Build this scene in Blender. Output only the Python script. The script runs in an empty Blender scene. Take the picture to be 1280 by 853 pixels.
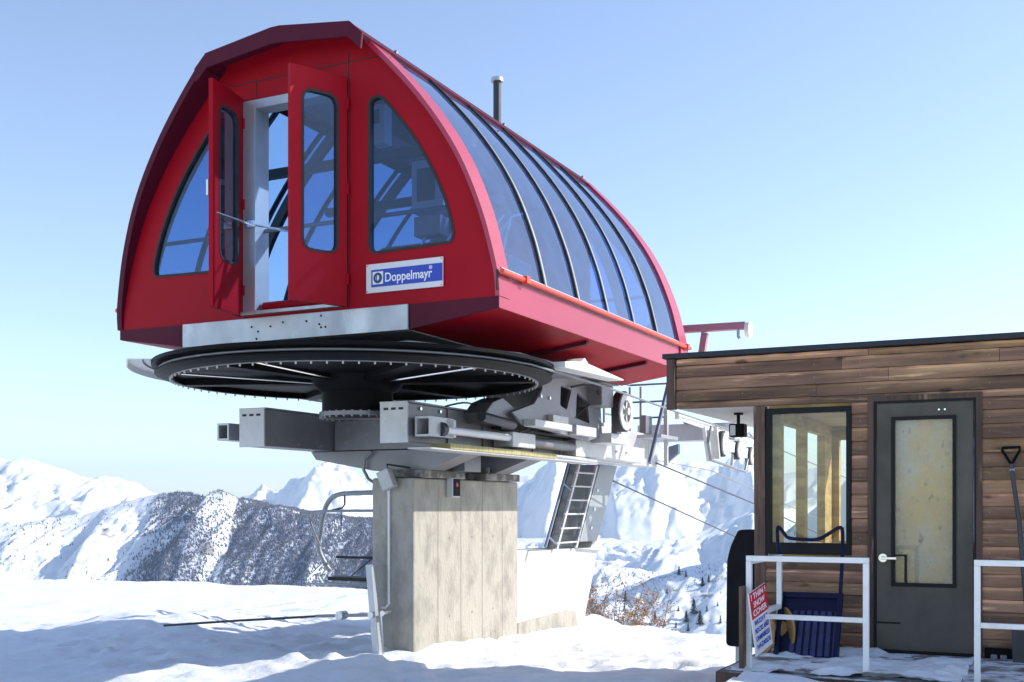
import bpy, math, random
import numpy as np
from mathutils import Vector, Matrix
from mathutils.geometry import tessellate_polygon
random.seed(7); rng=np.random.default_rng(7)
F=1430.0; HOR=635.0
A=math.atan(705/1430.0); S,C=math.sin(A),math.cos(A)
scene=bpy.context.scene; col=scene.collection
def W(v,u,w): return Vector((u*S+v*C,u*C-v*S,w))      # lift frame (v across, u along the rope, w up) -> world, eye height is w = 0
# ---------------------------------------------------------------- materials
MATS={}
def mat(name,base,rough=.5,metal=0.,c2=None,scale=(4,4,4),amt=.5,lo=.4,hi=.65,bump=0.,bscale=None,coat=0.,attr=False,detail=6,rvar=0.,spec=.5,c3=None,s3=(20,20,20),lo3=.6,hi3=.7,knots=None):
    m=bpy.data.materials.new(name); m.use_nodes=True; nt=m.node_tree; n=nt.nodes; l=nt.links
    b=n['Principled BSDF']; b.inputs['Base Color'].default_value=(*base,1); b.inputs['Roughness'].default_value=rough
    b.inputs['Metallic'].default_value=metal; b.inputs['Coat Weight'].default_value=coat; b.inputs['Coat Roughness'].default_value=.08
    b.inputs['Specular IOR Level'].default_value=spec
    tc=n.new('ShaderNodeTexCoord')
    def noise(sc,det=detail):
        mp=n.new('ShaderNodeMapping'); mp.inputs['Scale'].default_value=sc; l.new(tc.outputs['Object'],mp.inputs['Vector'])
        t=n.new('ShaderNodeTexNoise'); t.inputs['Scale'].default_value=1; t.inputs['Detail'].default_value=det; t.inputs['Roughness'].default_value=.6
        l.new(mp.outputs[0],t.inputs['Vector']); return t
    src=None
    if c2 is not None or attr:
        src=None
        t=noise(scale)
        r=n.new('ShaderNodeMapRange'); r.inputs['From Min'].default_value=lo; r.inputs['From Max'].default_value=hi; r.inputs['To Max'].default_value=amt
        l.new(t.outputs[0],r.inputs[0])
        mx=n.new('ShaderNodeMix'); mx.data_type='RGBA'; mx.inputs[6].default_value=(*base,1); mx.inputs[7].default_value=(*(c2 or base),1)
        l.new(r.outputs[0],mx.inputs[0]); src=mx.outputs[2]
        if rvar:
            q=n.new('ShaderNodeMapRange'); q.inputs['To Min'].default_value=max(.02,rough-rvar); q.inputs['To Max'].default_value=rough+rvar
            l.new(t.outputs[0],q.inputs[0]); l.new(q.outputs[0],b.inputs['Roughness'])
    if c3 is not None:
        t=noise(s3); r=n.new('ShaderNodeMapRange'); r.inputs['From Min'].default_value=lo3; r.inputs['From Max'].default_value=hi3
        l.new(t.outputs[0],r.inputs[0]); mx=n.new('ShaderNodeMix'); mx.data_type='RGBA'; mx.inputs[7].default_value=(*c3,1)
        if src: l.new(src,mx.inputs[6])
        else: mx.inputs[6].default_value=(*base,1)
        l.new(r.outputs[0],mx.inputs[0]); src=mx.outputs[2]
    if knots:
        mp=n.new('ShaderNodeMapping'); mp.inputs['Scale'].default_value=knots; l.new(tc.outputs['Object'],mp.inputs['Vector'])
        nz=noise((7,7,14),3); va=n.new('ShaderNodeVectorMath'); va.operation='MULTIPLY_ADD'; va.inputs[1].default_value=(.35,.35,.35); l.new(nz.outputs['Color'],va.inputs[0]); l.new(mp.outputs[0],va.inputs[2])
        vo=n.new('ShaderNodeTexVoronoi'); vo.inputs['Scale'].default_value=1; l.new(va.outputs[0],vo.inputs['Vector'])
        r=n.new('ShaderNodeMapRange'); r.inputs['From Min'].default_value=.06; r.inputs['From Max'].default_value=.17; r.inputs['To Min'].default_value=.85; r.inputs['To Max'].default_value=0; l.new(vo.outputs['Distance'],r.inputs[0])
        mx=n.new('ShaderNodeMix'); mx.data_type='RGBA'; mx.inputs[7].default_value=(.035,.018,.01,1); l.new(src,mx.inputs[6]); l.new(r.outputs[0],mx.inputs[0]); src=mx.outputs[2]
    if attr:
        a=n.new('ShaderNodeAttribute'); a.attribute_name='tone'
        mx=n.new('ShaderNodeMix'); mx.data_type='RGBA'; mx.blend_type='MULTIPLY'; mx.inputs[0].default_value=1
        l.new(src,mx.inputs[6]); l.new(a.outputs['Color'],mx.inputs[7]); src=mx.outputs[2]
    if src: l.new(src,b.inputs['Base Color'])
    if bump:
        t=noise(bscale or scale,8); bp=n.new('ShaderNodeBump'); bp.inputs['Strength'].default_value=bump; bp.inputs['Distance'].default_value=.02
        l.new(t.outputs[0],bp.inputs['Height']); l.new(bp.outputs[0],b.inputs['Normal'])
    MATS[name]=m; return m
def glassmat(name,tint,dust_sheen=.06,dust_sheen_c=(.6,.65,.75),lo=.45,hi=.75,ds=5,minref=.04,rough=.02):
    m=bpy.data.materials.new(name); m.use_nodes=True; nt=m.node_tree; n=nt.nodes; l=nt.links
    for x in list(n): n.remove(x)
    out=n.new('ShaderNodeOutputMaterial'); tr=n.new('ShaderNodeBsdfTransparent'); tr.inputs[0].default_value=(*tint,1)
    gl=n.new('ShaderNodeBsdfGlossy'); gl.inputs['Roughness'].default_value=rough; gl.inputs[0].default_value=(.95,.97,1,1)
    fr=n.new('ShaderNodeLayerWeight'); fr.inputs[0].default_value=.5; pw=n.new('ShaderNodeMath'); pw.operation='POWER'; pw.inputs[1].default_value=4.0; l.new(fr.outputs['Facing'],pw.inputs[0])
    mr=n.new('ShaderNodeMapRange'); mr.inputs['To Min'].default_value=minref; l.new(pw.outputs[0],mr.inputs[0])
    m1=n.new('ShaderNodeMixShader'); l.new(mr.outputs[0],m1.inputs[0]); l.new(tr.outputs[0],m1.inputs[1]); l.new(gl.outputs[0],m1.inputs[2])
    df=n.new('ShaderNodeBsdfDiffuse'); df.inputs[0].default_value=(*dust_sheen_c,1)
    tc=n.new('ShaderNodeTexCoord'); t=n.new('ShaderNodeTexNoise'); t.inputs['Scale'].default_value=ds; t.inputs['Detail'].default_value=9; t.inputs['Roughness'].default_value=.7
    l.new(tc.outputs['Object'],t.inputs['Vector'])
    r=n.new('ShaderNodeMapRange'); r.inputs['From Min'].default_value=lo; r.inputs['From Max'].default_value=hi; r.inputs['To Min'].default_value=dust_sheen*.4; r.inputs['To Max'].default_value=dust_sheen*2.2
    l.new(t.outputs[0],r.inputs[0])
    m2=n.new('ShaderNodeMixShader'); l.new(r.outputs[0],m2.inputs[0]); l.new(m1.outputs[0],m2.inputs[1]); l.new(df.outputs[0],m2.inputs[2])
    l.new(m2.outputs[0],out.inputs[0]); MATS[name]=m; return m
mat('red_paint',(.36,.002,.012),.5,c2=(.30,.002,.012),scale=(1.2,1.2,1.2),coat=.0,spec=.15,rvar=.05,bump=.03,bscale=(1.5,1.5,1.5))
mat('red_side',(.36,.010,.045),.42,c2=(.40,.022,.065),scale=(1.5,1.5,3),coat=.3,bump=.05,bscale=(2,2,2))  # pinker than the front paint: glare on the sunlit side put into the colour
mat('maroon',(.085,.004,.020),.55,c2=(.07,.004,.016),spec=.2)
mat('orange_red',(.75,.06,.02),.4,coat=.2)
mat('galv',(.50,.52,.55),.42,.55,c2=(.33,.35,.38),scale=(3,3,2),rvar=.12,bump=.05,bscale=(9,9,4),c3=(.68,.70,.72),s3=(2,6,1.2),lo3=.58,hi3=.72)
mat('grey_steel',(.24,.24,.255),.45,.4,c2=(.16,.16,.175),scale=(2,2,2),bump=.03,bscale=(20,20,20),c3=(.34,.34,.35),s3=(5,5,5),lo3=.6,hi3=.8)
mat('light_steel',(.54,.54,.54),.45,.2,c2=(.36,.36,.37),scale=(3,3,3),c3=(.65,.64,.6),s3=(7,7,7),lo3=.6,hi3=.75)
mat('chrome',(.75,.75,.74),.18,1.)
mat('black_paint',(.004,.004,.005),.5,c2=(.007,.007,.009),scale=(3,3,3),spec=.08)
mat('rubber',(.02,.02,.02),.7,c2=(.04,.04,.04))
mat('dark_metal',(.04,.042,.048),.45,.3,c2=(.07,.07,.075))
mat('rust_dark',(.13,.12,.11),.8,c2=(.30,.29,.28),scale=(8,8,8),lo=.45,hi=.6,amt=1,bump=.3,bscale=(20,20,20))
mat('cabinet',(.62,.64,.64),.5,c2=(.55,.57,.58))
mat('pinkish',(.55,.35,.35),.5)
mat('rib',(.025,.028,.035),.5)
mat('dark_in',(.05,.055,.065),.7)
mat('white_paint',(.80,.80,.78),.45,c2=(.62,.61,.57),scale=(6,6,6),lo=.5,hi=.75,amt=.8,bump=.05)
mat('sign_white',(.70,.70,.72),.4); mat('sign_blue',(.012,.045,.42),.35); mat('sign_red',(.55,.01,.03),.4); mat('ink',(.03,.06,.16),.5); mat('white_ink',(.85,.85,.86),.5)
mat('concrete',(.40,.375,.32),.85,c2=(.20,.185,.16),scale=(4.5,4.5,3.0),lo=.45,hi=.72,amt=.75,bump=.7,bscale=(30,30,16),c3=(.25,.235,.205),s3=(9,9,3.5),lo3=.50,hi3=.85)
mat('concrete_joint',(.22,.21,.18),.85)
mat('dull_steel',(.30,.32,.34),.5,.3,c2=(.24,.26,.28))
mat('concrete_white',(.50,.49,.46),.8,c2=(.62,.61,.57),scale=(2,2,2),bump=.2,bscale=(10,10,10),c3=(.42,.40,.35),s3=(5,5,2.5),lo3=.60,hi3=.78)
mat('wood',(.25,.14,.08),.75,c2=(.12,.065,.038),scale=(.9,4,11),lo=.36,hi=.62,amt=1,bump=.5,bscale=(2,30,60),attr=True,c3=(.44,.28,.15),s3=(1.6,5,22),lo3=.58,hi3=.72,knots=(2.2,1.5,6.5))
mat('wood_trim',(.105,.06,.04),.75,c2=(.05,.03,.02),scale=(14,14,1.2),lo=.4,hi=.62,amt=1,bump=.4,bscale=(40,40,3),c3=(.32,.20,.12),s3=(14,14,1.5),lo3=.60,hi3=.75)
mat('wood_post',(.16,.095,.06),.75,c2=(.08,.045,.03),scale=(18,18,1.6),lo=.4,hi=.62,amt=1,bump=.4,bscale=(40,40,3),c3=(.30,.20,.13),s3=(9,9,2),lo3=.58,hi3=.75)
mat('plywood',(.62,.44,.18),.7,c2=(.40,.26,.10),scale=(3,3,12),lo=.4,hi=.6,amt=1)
mat('spool_wood',(.42,.26,.09),.7,c2=(.28,.16,.06),scale=(3,3,14),lo=.4,hi=.6,amt=1)
mat('door_paint',(.120,.108,.088),.55,c2=(.075,.068,.055),scale=(1.4,1.4,1.2),lo=.4,hi=.6,amt=1,spec=.2,bump=.03,c3=(.15,.15,.142),s3=(3,3,1.5),lo3=.62,hi3=.8)
mat('black_frame',(.008,.009,.010),.5,spec=.2)
mat('roofing',(.012,.015,.025),.6)
mat('soffit',(.62,.60,.58),.75,c2=(.54,.52,.5))
mat('navy',(.004,.005,.032),.45,c2=(.006,.008,.045),spec=.25); mat('navy_light',(.016,.018,.075),.4,c2=(.06,.06,.24),scale=(3,3,8))
mat('pad',(.008,.008,.010),.75,c2=(.016,.016,.02),bump=.3,bscale=(6,6,6),spec=.2)
mat('yellow',(.46,.40,.15),.6,c2=(.30,.26,.13),scale=(6,25,6),lo=.45,hi=.6,amt=.9)
mat('blue_steel',(.16,.20,.27),.5,.3)
mat('twig',(.23,.14,.08),.9,c2=(.14,.08,.06)); mat('leaf_dry',(.33,.22,.14),.8,c2=(.22,.14,.09),scale=(9,9,9))
mat('conifer',(.03,.045,.04),.9,c2=(.05,.06,.06)); mat('brush',(.15,.16,.21),.95,c2=(.20,.20,.24)); mat('bark',(.08,.06,.045),.9)
mat('pink_steel',(.42,.20,.26),.5,.1,c2=(.36,.17,.22))
mat('snow',(.80,.815,.84),.6,c2=(.74,.76,.79),scale=(1.5,1.5,1.5),bump=1.0,bscale=(9,9,9),c3=(.68,.66,.62),s3=(3,3,3),lo3=.73,hi3=.85)
mat('snow_deck',(.82,.84,.88),.6,c2=(.30,.32,.36),scale=(4,9,9),lo=.42,hi=.60,amt=1,bump=.5,bscale=(14,14,14))
mat('deck_wood',(.24,.23,.22),.8,c2=(.12,.11,.10),scale=(2,20,20),lo=.4,hi=.6,amt=1,c3=(.72,.74,.78),s3=(5,7,7),lo3=.44,hi3=.56)
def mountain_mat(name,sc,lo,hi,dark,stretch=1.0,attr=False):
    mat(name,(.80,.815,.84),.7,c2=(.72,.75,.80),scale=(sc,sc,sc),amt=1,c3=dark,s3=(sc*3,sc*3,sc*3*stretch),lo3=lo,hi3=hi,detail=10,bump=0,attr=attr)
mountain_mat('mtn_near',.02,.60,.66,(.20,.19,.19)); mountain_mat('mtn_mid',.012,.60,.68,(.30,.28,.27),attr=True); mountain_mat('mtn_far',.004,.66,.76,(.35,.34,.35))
glassmat('cab_glass',(.42,.56,.74),dust_sheen=.015,dust_sheen_c=(.30,.42,.6),minref=.05)
glassmat('side_glass',(.38,.55,.88),dust_sheen=.13,dust_sheen_c=(.16,.25,.60),minref=.13,lo=.35,hi=.85,ds=6,rough=.03)  # blue dust layer carries the sky's sheen and brightness in its colour
glassmat('window_glass',(.86,.88,.82),dust_sheen=.02,dust_sheen_c=(.6,.62,.6),lo=.4,hi=.8,minref=.03)
glassmat('left_glass',(.44,.64,.90),dust_sheen=.02,minref=.04)
glassmat('door_glass',(.92,.92,.88),dust_sheen=.10,dust_sheen_c=(.5,.45,.36),lo=.4,hi=.7,ds=9,minref=.03)
mat('door_backing',(.74,.55,.28),.8,c2=(.66,.62,.55),scale=(2.2,2.2,1.1),lo=.42,hi=.56,amt=1,c3=(.20,.14,.08),s3=(16,16,9),lo3=.60,hi3=.72)
# ---------------------------------------------------------------- mesh builder (local x = v, y = u, z = w)
class MB:
    def __init__(s): s.v=[]; s.f=[]; s.tone=[]
    def add(s,vs,fs,tone=None):
        o=len(s.v); s.v+= [tuple(p) for p in vs]; s.f+=[tuple(i+o for i in f) for f in fs]; s.tone+=[tone or (1,1,1)]*len(vs); return s
    def box(s,a,b,tone=None):
        x0,y0,z0=[min(p,q) for p,q in zip(a,b)]; x1,y1,z1=[max(p,q) for p,q in zip(a,b)]
        return s.add([(x0,y0,z0),(x1,y0,z0),(x1,y1,z0),(x0,y1,z0),(x0,y0,z1),(x1,y0,z1),(x1,y1,z1),(x0,y1,z1)],
            [(0,3,2,1),(4,5,6,7),(0,1,5,4),(1,2,6,5),(2,3,7,6),(3,0,4,7)],tone)
    def beam(s,p,q,a,b=None,up=(0,0,1)):
        b=b or a; p=Vector(p);q=Vector(q);d=(q-p).normalized();x=d.cross(Vector(up))
        if x.length<1e-4: x=d.cross(Vector((0,1,0)))
        x.normalize(); y=x.cross(d); vs=[]
        for c in (p,q):
            for i,j in ((-1,-1),(1,-1),(1,1),(-1,1)): vs.append(c+x*i*a/2+y*j*b/2)
        return s.add(vs,[(0,1,2,3),(7,6,5,4),(0,4,5,1),(1,5,6,2),(2,6,7,3),(3,7,4,0)])
    def prism(s,poly,ax,a,b,holes=(),tone=None):
        """poly: 2D points; ax: extrusion axis index; the other two axes in order"""
        oth=[i for i in range(3) if i!=ax]
        def P(p,d):
            r=[0,0,0]; r[oth[0]]=p[0]; r[oth[1]]=p[1]; r[ax]=d; return tuple(r)
        loops=[list(poly)]+[list(h) for h in holes]; flat=[p for lp in loops for p in lp]
        tris=tessellate_polygon([[Vector((p[0],p[1],0)) for p in lp] for lp in loops])
        n=len(flat); vs=[P(p,a) for p in flat]+[P(p,b) for p in flat]; fs=[tuple(t) for t in tris]+[tuple(i+n for i in reversed(t)) for t in tris]
        o=0
        for lp in loops:
            m=len(lp)
            for i in range(m): j=(i+1)%m; fs.append((o+i,o+j,o+j+n,o+i+n))
            o+=m
        return s.add(vs,fs,tone)
    def tube(s,pts,r,n=8,caps=True):
        pts=[Vector(p) for p in pts]; rs=r if isinstance(r,(list,tuple)) else [r]*len(pts)
        vs=[];fs=[]; ref=None
        for i,p in enumerate(pts):
            d=(pts[min(i+1,len(pts)-1)]-pts[max(i-1,0)]).normalized()
            if ref is None:
                ref=d.orthogonal().normalized()
            ref=(ref-d*ref.dot(d)).normalized(); y=d.cross(ref)
            for k in range(n):
                a=2*math.pi*k/n; vs.append(p+ref*math.cos(a)*rs[i]+y*math.sin(a)*rs[i])
        for i in range(len(pts)-1):
            for k in range(n): fs.append((i*n+k,i*n+(k+1)%n,(i+1)*n+(k+1)%n,(i+1)*n+k))
        if caps: fs.append(tuple(range(n-1,-1,-1))); fs.append(tuple((len(pts)-1)*n+k for k in range(n)))
        return s.add(vs,fs)
    def cyl(s,p,q,r,n=20): return s.tube([p,q],r,n)
    def lathe(s,prof,c,n=72,ax=2,a0=0,a1=2*math.pi,close=True):
        """prof: list of (radius, height) closed loop"""
        full=abs(a1-a0-2*math.pi)<1e-6; k=n if full else n+1; m=len(prof); vs=[];fs=[]
        for i in range(k):
            a=a0+(a1-a0)*i/n
            for r,h in prof:
                e=[r*math.cos(a),r*math.sin(a)]
                q=(e[0],e[1],h) if ax==2 else ((h,e[0],e[1]) if ax==0 else (e[0],h,e[1]))
                vs.append((c[0]+q[0],c[1]+q[1],c[2]+q[2]))
        for i in range(n):
            i2=(i+1)%k
            for j in range(m if close else m-1): fs.append((i*m+j,i2*m+j,i2*m+(j+1)%m,i*m+(j+1)%m))
        if not full: fs.append(tuple(range(m))); fs.append(tuple((k-1)*m+j for j in range(m-1,-1,-1)))
        return s.add(vs,fs)
    def build(s,name,m,parent=None,base=None,smooth=None,bevel=0,mtx=None):
        b=Vector(base) if base is not None else (Vector(parent['_b']) if parent is not None else Vector((0,0,0)))
        me=bpy.data.meshes.new(name); me.from_pydata([tuple(Vector(p)-b) for p in s.v],[],s.f); me.validate()
        import bmesh
        bm=bmesh.new(); bm.from_mesh(me); bmesh.ops.recalc_face_normals(bm,faces=bm.faces); bm.to_mesh(me); bm.free()
        if any(t!=(1,1,1) for t in s.tone) and len(s.tone)==len(me.vertices):
            ca=me.color_attributes.new('tone','FLOAT_COLOR','POINT')
            for i,t in enumerate(s.tone): ca.data[i].color=(*t,1)
        elif m and MATS[m].node_tree.nodes.get('Attribute'):
            ca=me.color_attributes.new('tone','FLOAT_COLOR','POINT')
            for i in range(len(me.vertices)): ca.data[i].color=(1,1,1,1)
        me.materials.append(MATS[m]); o=bpy.data.objects.new(name,me); col.objects.link(o)
        if parent is not None: o.parent=parent; o['_b']=list(b)
        else:
            o.location=W(*b); o.rotation_euler=(0,0,-A); o['_b']=list(b)
        if smooth is not None:
            for p in me.polygons: p.use_smooth=True
            me.set_sharp_from_angle(angle=math.radians(smooth))
        if bevel:
            bv=o.modifiers.new('bevel','BEVEL'); bv.width=bevel; bv.segments=2; bv.limit_method='ANGLE'; bv.angle_limit=math.radians(40); bv.harden_normals=False
        return o
def tag(o,label,cat,group=None,kind=None):
    if label: o['label']=label
    if cat: o['category']=cat
    if group: o['group']=group
    if kind: o['kind']=kind
    return o
def thing(name,base,label,cat,group=None):
    o=bpy.data.objects.new(name,None); col.objects.link(o); o.empty_display_size=.2
    o.location=W(*base); o.rotation_euler=(0,0,-A); o['_b']=list(base); return tag(o,label,cat,group)
def copy_tree(o,parent=None):
    c=o.copy(); col.objects.link(c); c.parent=parent
    for ch in list(o.children): copy_tree(ch,c)
    return c
def text_mesh(body,size,extrude,align='LEFT'):
    cu=bpy.data.curves.new('t','FONT'); cu.body=body; cu.size=size; cu.extrude=extrude; cu.align_x=align; cu.offset=size*.012
    ob=bpy.data.objects.new('t',cu); col.objects.link(ob); dg=bpy.context.evaluated_depsgraph_get(); dg.update()
    me=bpy.data.meshes.new_from_object(ob.evaluated_get(dg)); vs=[tuple(v.co) for v in me.vertices]; fs=[tuple(p.vertices) for p in me.polygons]
    bpy.data.objects.remove(ob); bpy.data.curves.remove(cu); bpy.data.meshes.remove(me); return vs,fs
def chaikin(pts,it=2,k=.25):
    for _ in range(it):
        q=[]
        for i in range(len(pts)):
            a=pts[i];b=pts[(i+1)%len(pts)]
            q.append((a[0]*(1-k)+b[0]*k,a[1]*(1-k)+b[1]*k)); q.append((a[0]*k+b[0]*(1-k),a[1]*k+b[1]*(1-k)))
        pts=q
    return pts
def roundcorner(pts,r,n=5):
    out=[]; N=len(pts)
    for i in range(N):
        p=Vector(pts[i]);a=Vector(pts[i-1]);b=Vector(pts[(i+1)%N]); d1=(a-p);d2=(b-p); rr=min(r,d1.length*.45,d2.length*.45)
        s_=p+d1.normalized()*rr; e=p+d2.normalized()*rr
        for k in range(n+1):
            t=k/n; q=s_*(1-t)**2+p*2*t*(1-t)+e*t*t; out.append((q.x,q.y))
    return out
def inset(pts,d):
    """offset a closed 2D polygon outward by d (works for either winding)"""
    N=len(pts); ar=sum(pts[i][0]*pts[(i+1)%N][1]-pts[(i+1)%N][0]*pts[i][1] for i in range(N)); sg=1 if ar>0 else -1; out=[]
    for i in range(N):
        a=Vector(pts[i-1]);p=Vector(pts[i]);b=Vector(pts[(i+1)%N])
        t=(b-a).normalized(); nrm=Vector((t.y,-t.x))*sg; q=p+nrm*d; out.append((q.x,q.y))
    return out
# numpy value noise
def vnoise(x,y,seed=0):
    xi=np.floor(x).astype(np.int64); yi=np.floor(y).astype(np.int64); xf=x-xi; yf=y-yi
    def h(a,b):
        n=(a*374761393+b*668265263+seed*1442695041)&0xffffffff; n=((n^(n>>13))*1274126177)&0xffffffff; return ((n^(n>>16))&0xffff)/65535.0
    u=xf*xf*xf*(xf*(xf*6-15)+10); v=yf*yf*yf*(yf*(yf*6-15)+10)
    return (h(xi,yi)*(1-u)+h(xi+1,yi)*u)*(1-v)+(h(xi,yi+1)*(1-u)+h(xi+1,yi+1)*u)*v
def fbm(x,y,o=5,seed=0,ridged=False,g=.5):
    t=0;a=1.;s_=0
    for i in range(o):
        n=vnoise(x*2**i+i*17.3,y*2**i+i*9.1,seed+i)
        if ridged: n=1-np.abs(2*n-1)
        t=t+a*n; s_+=a; a*=g
    return t/s_
def grid_obj(name,X,Y,Z,m,smooth=True):
    r,c=X.shape; vs=np.stack([X.ravel(),Y.ravel(),Z.ravel()],1); i=np.arange(r*c).reshape(r,c)
    fs=np.stack([i[:-1,:-1].ravel(),i[:-1,1:].ravel(),i[1:,1:].ravel(),i[1:,:-1].ravel()],1)
    me=bpy.data.meshes.new(name); me.from_pydata(vs.tolist(),[],fs.tolist()); me.materials.append(MATS[m])
    if me.polygons[len(me.polygons)//2].normal.z<0: me.flip_normals()
    for p in me.polygons: p.use_smooth=smooth
    o=bpy.data.objects.new(name,me); col.objects.link(o); o['kind']='structure'; return o
# ---------------------------------------------------------------- camera, world, sun
cam=bpy.data.cameras.new('camera'); co=bpy.data.objects.new('camera',cam); col.objects.link(co); scene.camera=co
co.location=(0,0,0); co.rotation_euler=(math.pi/2,0,0); cam.sensor_width=36; cam.lens=F/1280*36; cam.shift_y=(HOR-426.5)/1280; cam.clip_start=.1; cam.clip_end=60000
SUN_EL=33; SUN_OFF=35
a_=math.radians(SUN_OFF); hd=Vector((C*math.cos(a_)+S*math.sin(a_),-S*math.cos(a_)+C*math.sin(a_),0)); el=math.radians(SUN_EL)
sd=Vector((hd.x*math.cos(el),hd.y*math.cos(el),math.sin(el)))
w=bpy.data.worlds.new('World'); scene.world=w; w.use_nodes=True; nt=w.node_tree; bg=nt.nodes['Background']
sky=nt.nodes.new('ShaderNodeTexSky'); sky.sky_type='NISHITA'; sky.sun_disc=False; sky.sun_elevation=el; sky.sun_rotation=math.atan2(hd.x,hd.y)
sky.altitude=1500; sky.air_density=1.0; sky.dust_density=1.2; sky.ozone_density=1.8
hs=nt.nodes.new('ShaderNodeHueSaturation'); hs.inputs['Saturation'].default_value=.92; hs.inputs['Hue'].default_value=.503; nt.links.new(sky.outputs[0],hs.inputs['Color']); nt.links.new(hs.outputs[0],bg.inputs[0]); bg.inputs[1].default_value=.15
sl=bpy.data.lights.new('sun','SUN'); so=bpy.data.objects.new('sun',sl); col.objects.link(so); so.rotation_euler=sd.to_track_quat('Z','Y').to_euler(); so.location=(20,-10,30)
sl.energy=3.5; sl.angle=math.radians(.53); sl.color=(1,.95,.86)
scene.view_settings.view_transform='Standard'; scene.view_settings.look='None'; scene.view_settings.exposure=.83; scene.view_settings.gamma=1
# ---------------------------------------------------------------- ground
def edge_u(v): return np.interp(v,[-60,-24,-14,-10,-8,-6.8,-5.8,-4.5,0,30],[21,19.6,20,19,17.8,16.6,15.3,15.0,15.0,15])
def ground(v,u):
    v=np.asarray(v,float);u=np.asarray(u,float)
    z=-1.70+0*v
    z=z+.10*(fbm(v*.35,u*.35,4,3)-.5)+ .15*(fbm(v*.9,u*.9,5,11)-.5)*np.clip(1.2-np.abs(u-12)/9,.15,1)
    z=z+.065*(fbm(v*2.3,u*2.3,5,21,True)-.6)*np.clip(1-np.abs(v+7)/14,.1,1)
    z=z+.12*np.exp(-((v+6.8)**2/1.2+(u-11.2)**2/3))
    z=z+.22*np.exp(-((v+11.2)**2/3.0+(u-12.3)**2/1.6))+.16*np.exp(-((v+9.2)**2/2+(u-10.4)**2/.8))
    z=z+.14*np.exp(-((v+3.6)**2/1.5+(u-9.6)**2/1.5))
    z=z+.05*(fbm(v*5,u*5,4,31)-.5)*(np.abs(u-11)<9)
    z=np.where(v>-2.5,z+.50*np.clip((v+2.6)/.5,0,1)*np.clip((8.3-u)/.25,0,1)*np.clip((u-5)/2,0,1),z)
    z=z-.12*np.clip((v+2.6)/1.0,0,1)*np.clip((13.5-u)/1,0,1)*(u>8.3)
    rs=random.Random(5)
    for k in range(150):
        t_=rs.random(); pa=rs.choice(((-5.2,9.0,-9.5,12.5),(-8.5,9.2,-12.5,11.0),(-3.2,10.5,-7.5,13.8),(-6.0,9.5,-3.5,12.5))); cx=pa[0]+(pa[2]-pa[0])*t_+rs.uniform(-.45,.45); cy=pa[1]+(pa[3]-pa[1])*t_+rs.uniform(-.45,.45); r_=rs.uniform(.09,.15)
        q_=((v-cx)**2+(u-cy)**2)/r_**2; z=z-rs.uniform(.03,.055)*np.exp(-q_)+.01*np.exp(-(q_-2.2)**2)
    for k in range(60):
        cx=rs.gauss(-8.6,1.7); cy=rs.gauss(10.6,1.1); r_=rs.uniform(.06,.20); q_=((v-cx)**2+(u-cy)**2)/r_**2; z=z+rs.uniform(.02,.055)*np.exp(-q_*q_)
    e=edge_u(v)+.5*(fbm(v*.5,u*0+3,3,5)-.5); d=np.maximum(u-e,0)
    z=z-.62*d*d/(d+1.2)+ .5*(fbm(v*.12,u*.12,4,9)-.5)*np.clip(d/6,0,6)
    return z
us=np.concatenate([np.arange(-8,6,.5),np.arange(6,8,.14),np.arange(8,16,.065),np.arange(16,22,.12),22+np.cumsum(.12*1.045**np.arange(95))]); vs_=np.concatenate([-26-np.cumsum(.2*1.07**np.arange(45))[::-1],np.arange(-26,-14,.16),np.arange(-14,-2,.07),np.arange(-2,4,.14),4+np.cumsum(.3*1.12**np.arange(36))])
VV,UU=np.meshgrid(vs_,us); ZZ=ground(VV,UU)
g=grid_obj('snow_ground',UU*S+VV*C,UU*C-VV*S,ZZ,'snow')
tag(g,'bright trodden snow plateau under the lift station','snow')
# valley floor, reaching the horizon
vx=np.linspace(-8900,8900,60); vy=np.linspace(60,8900,60); X,Y=np.meshgrid(vx,vy); vf=grid_obj('valley_floor',X,Y,-620+60*fbm(X*.001,Y*.001,4,2),'mtn_far'); tag(vf,'snowy valley floor far below','valley')
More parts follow.
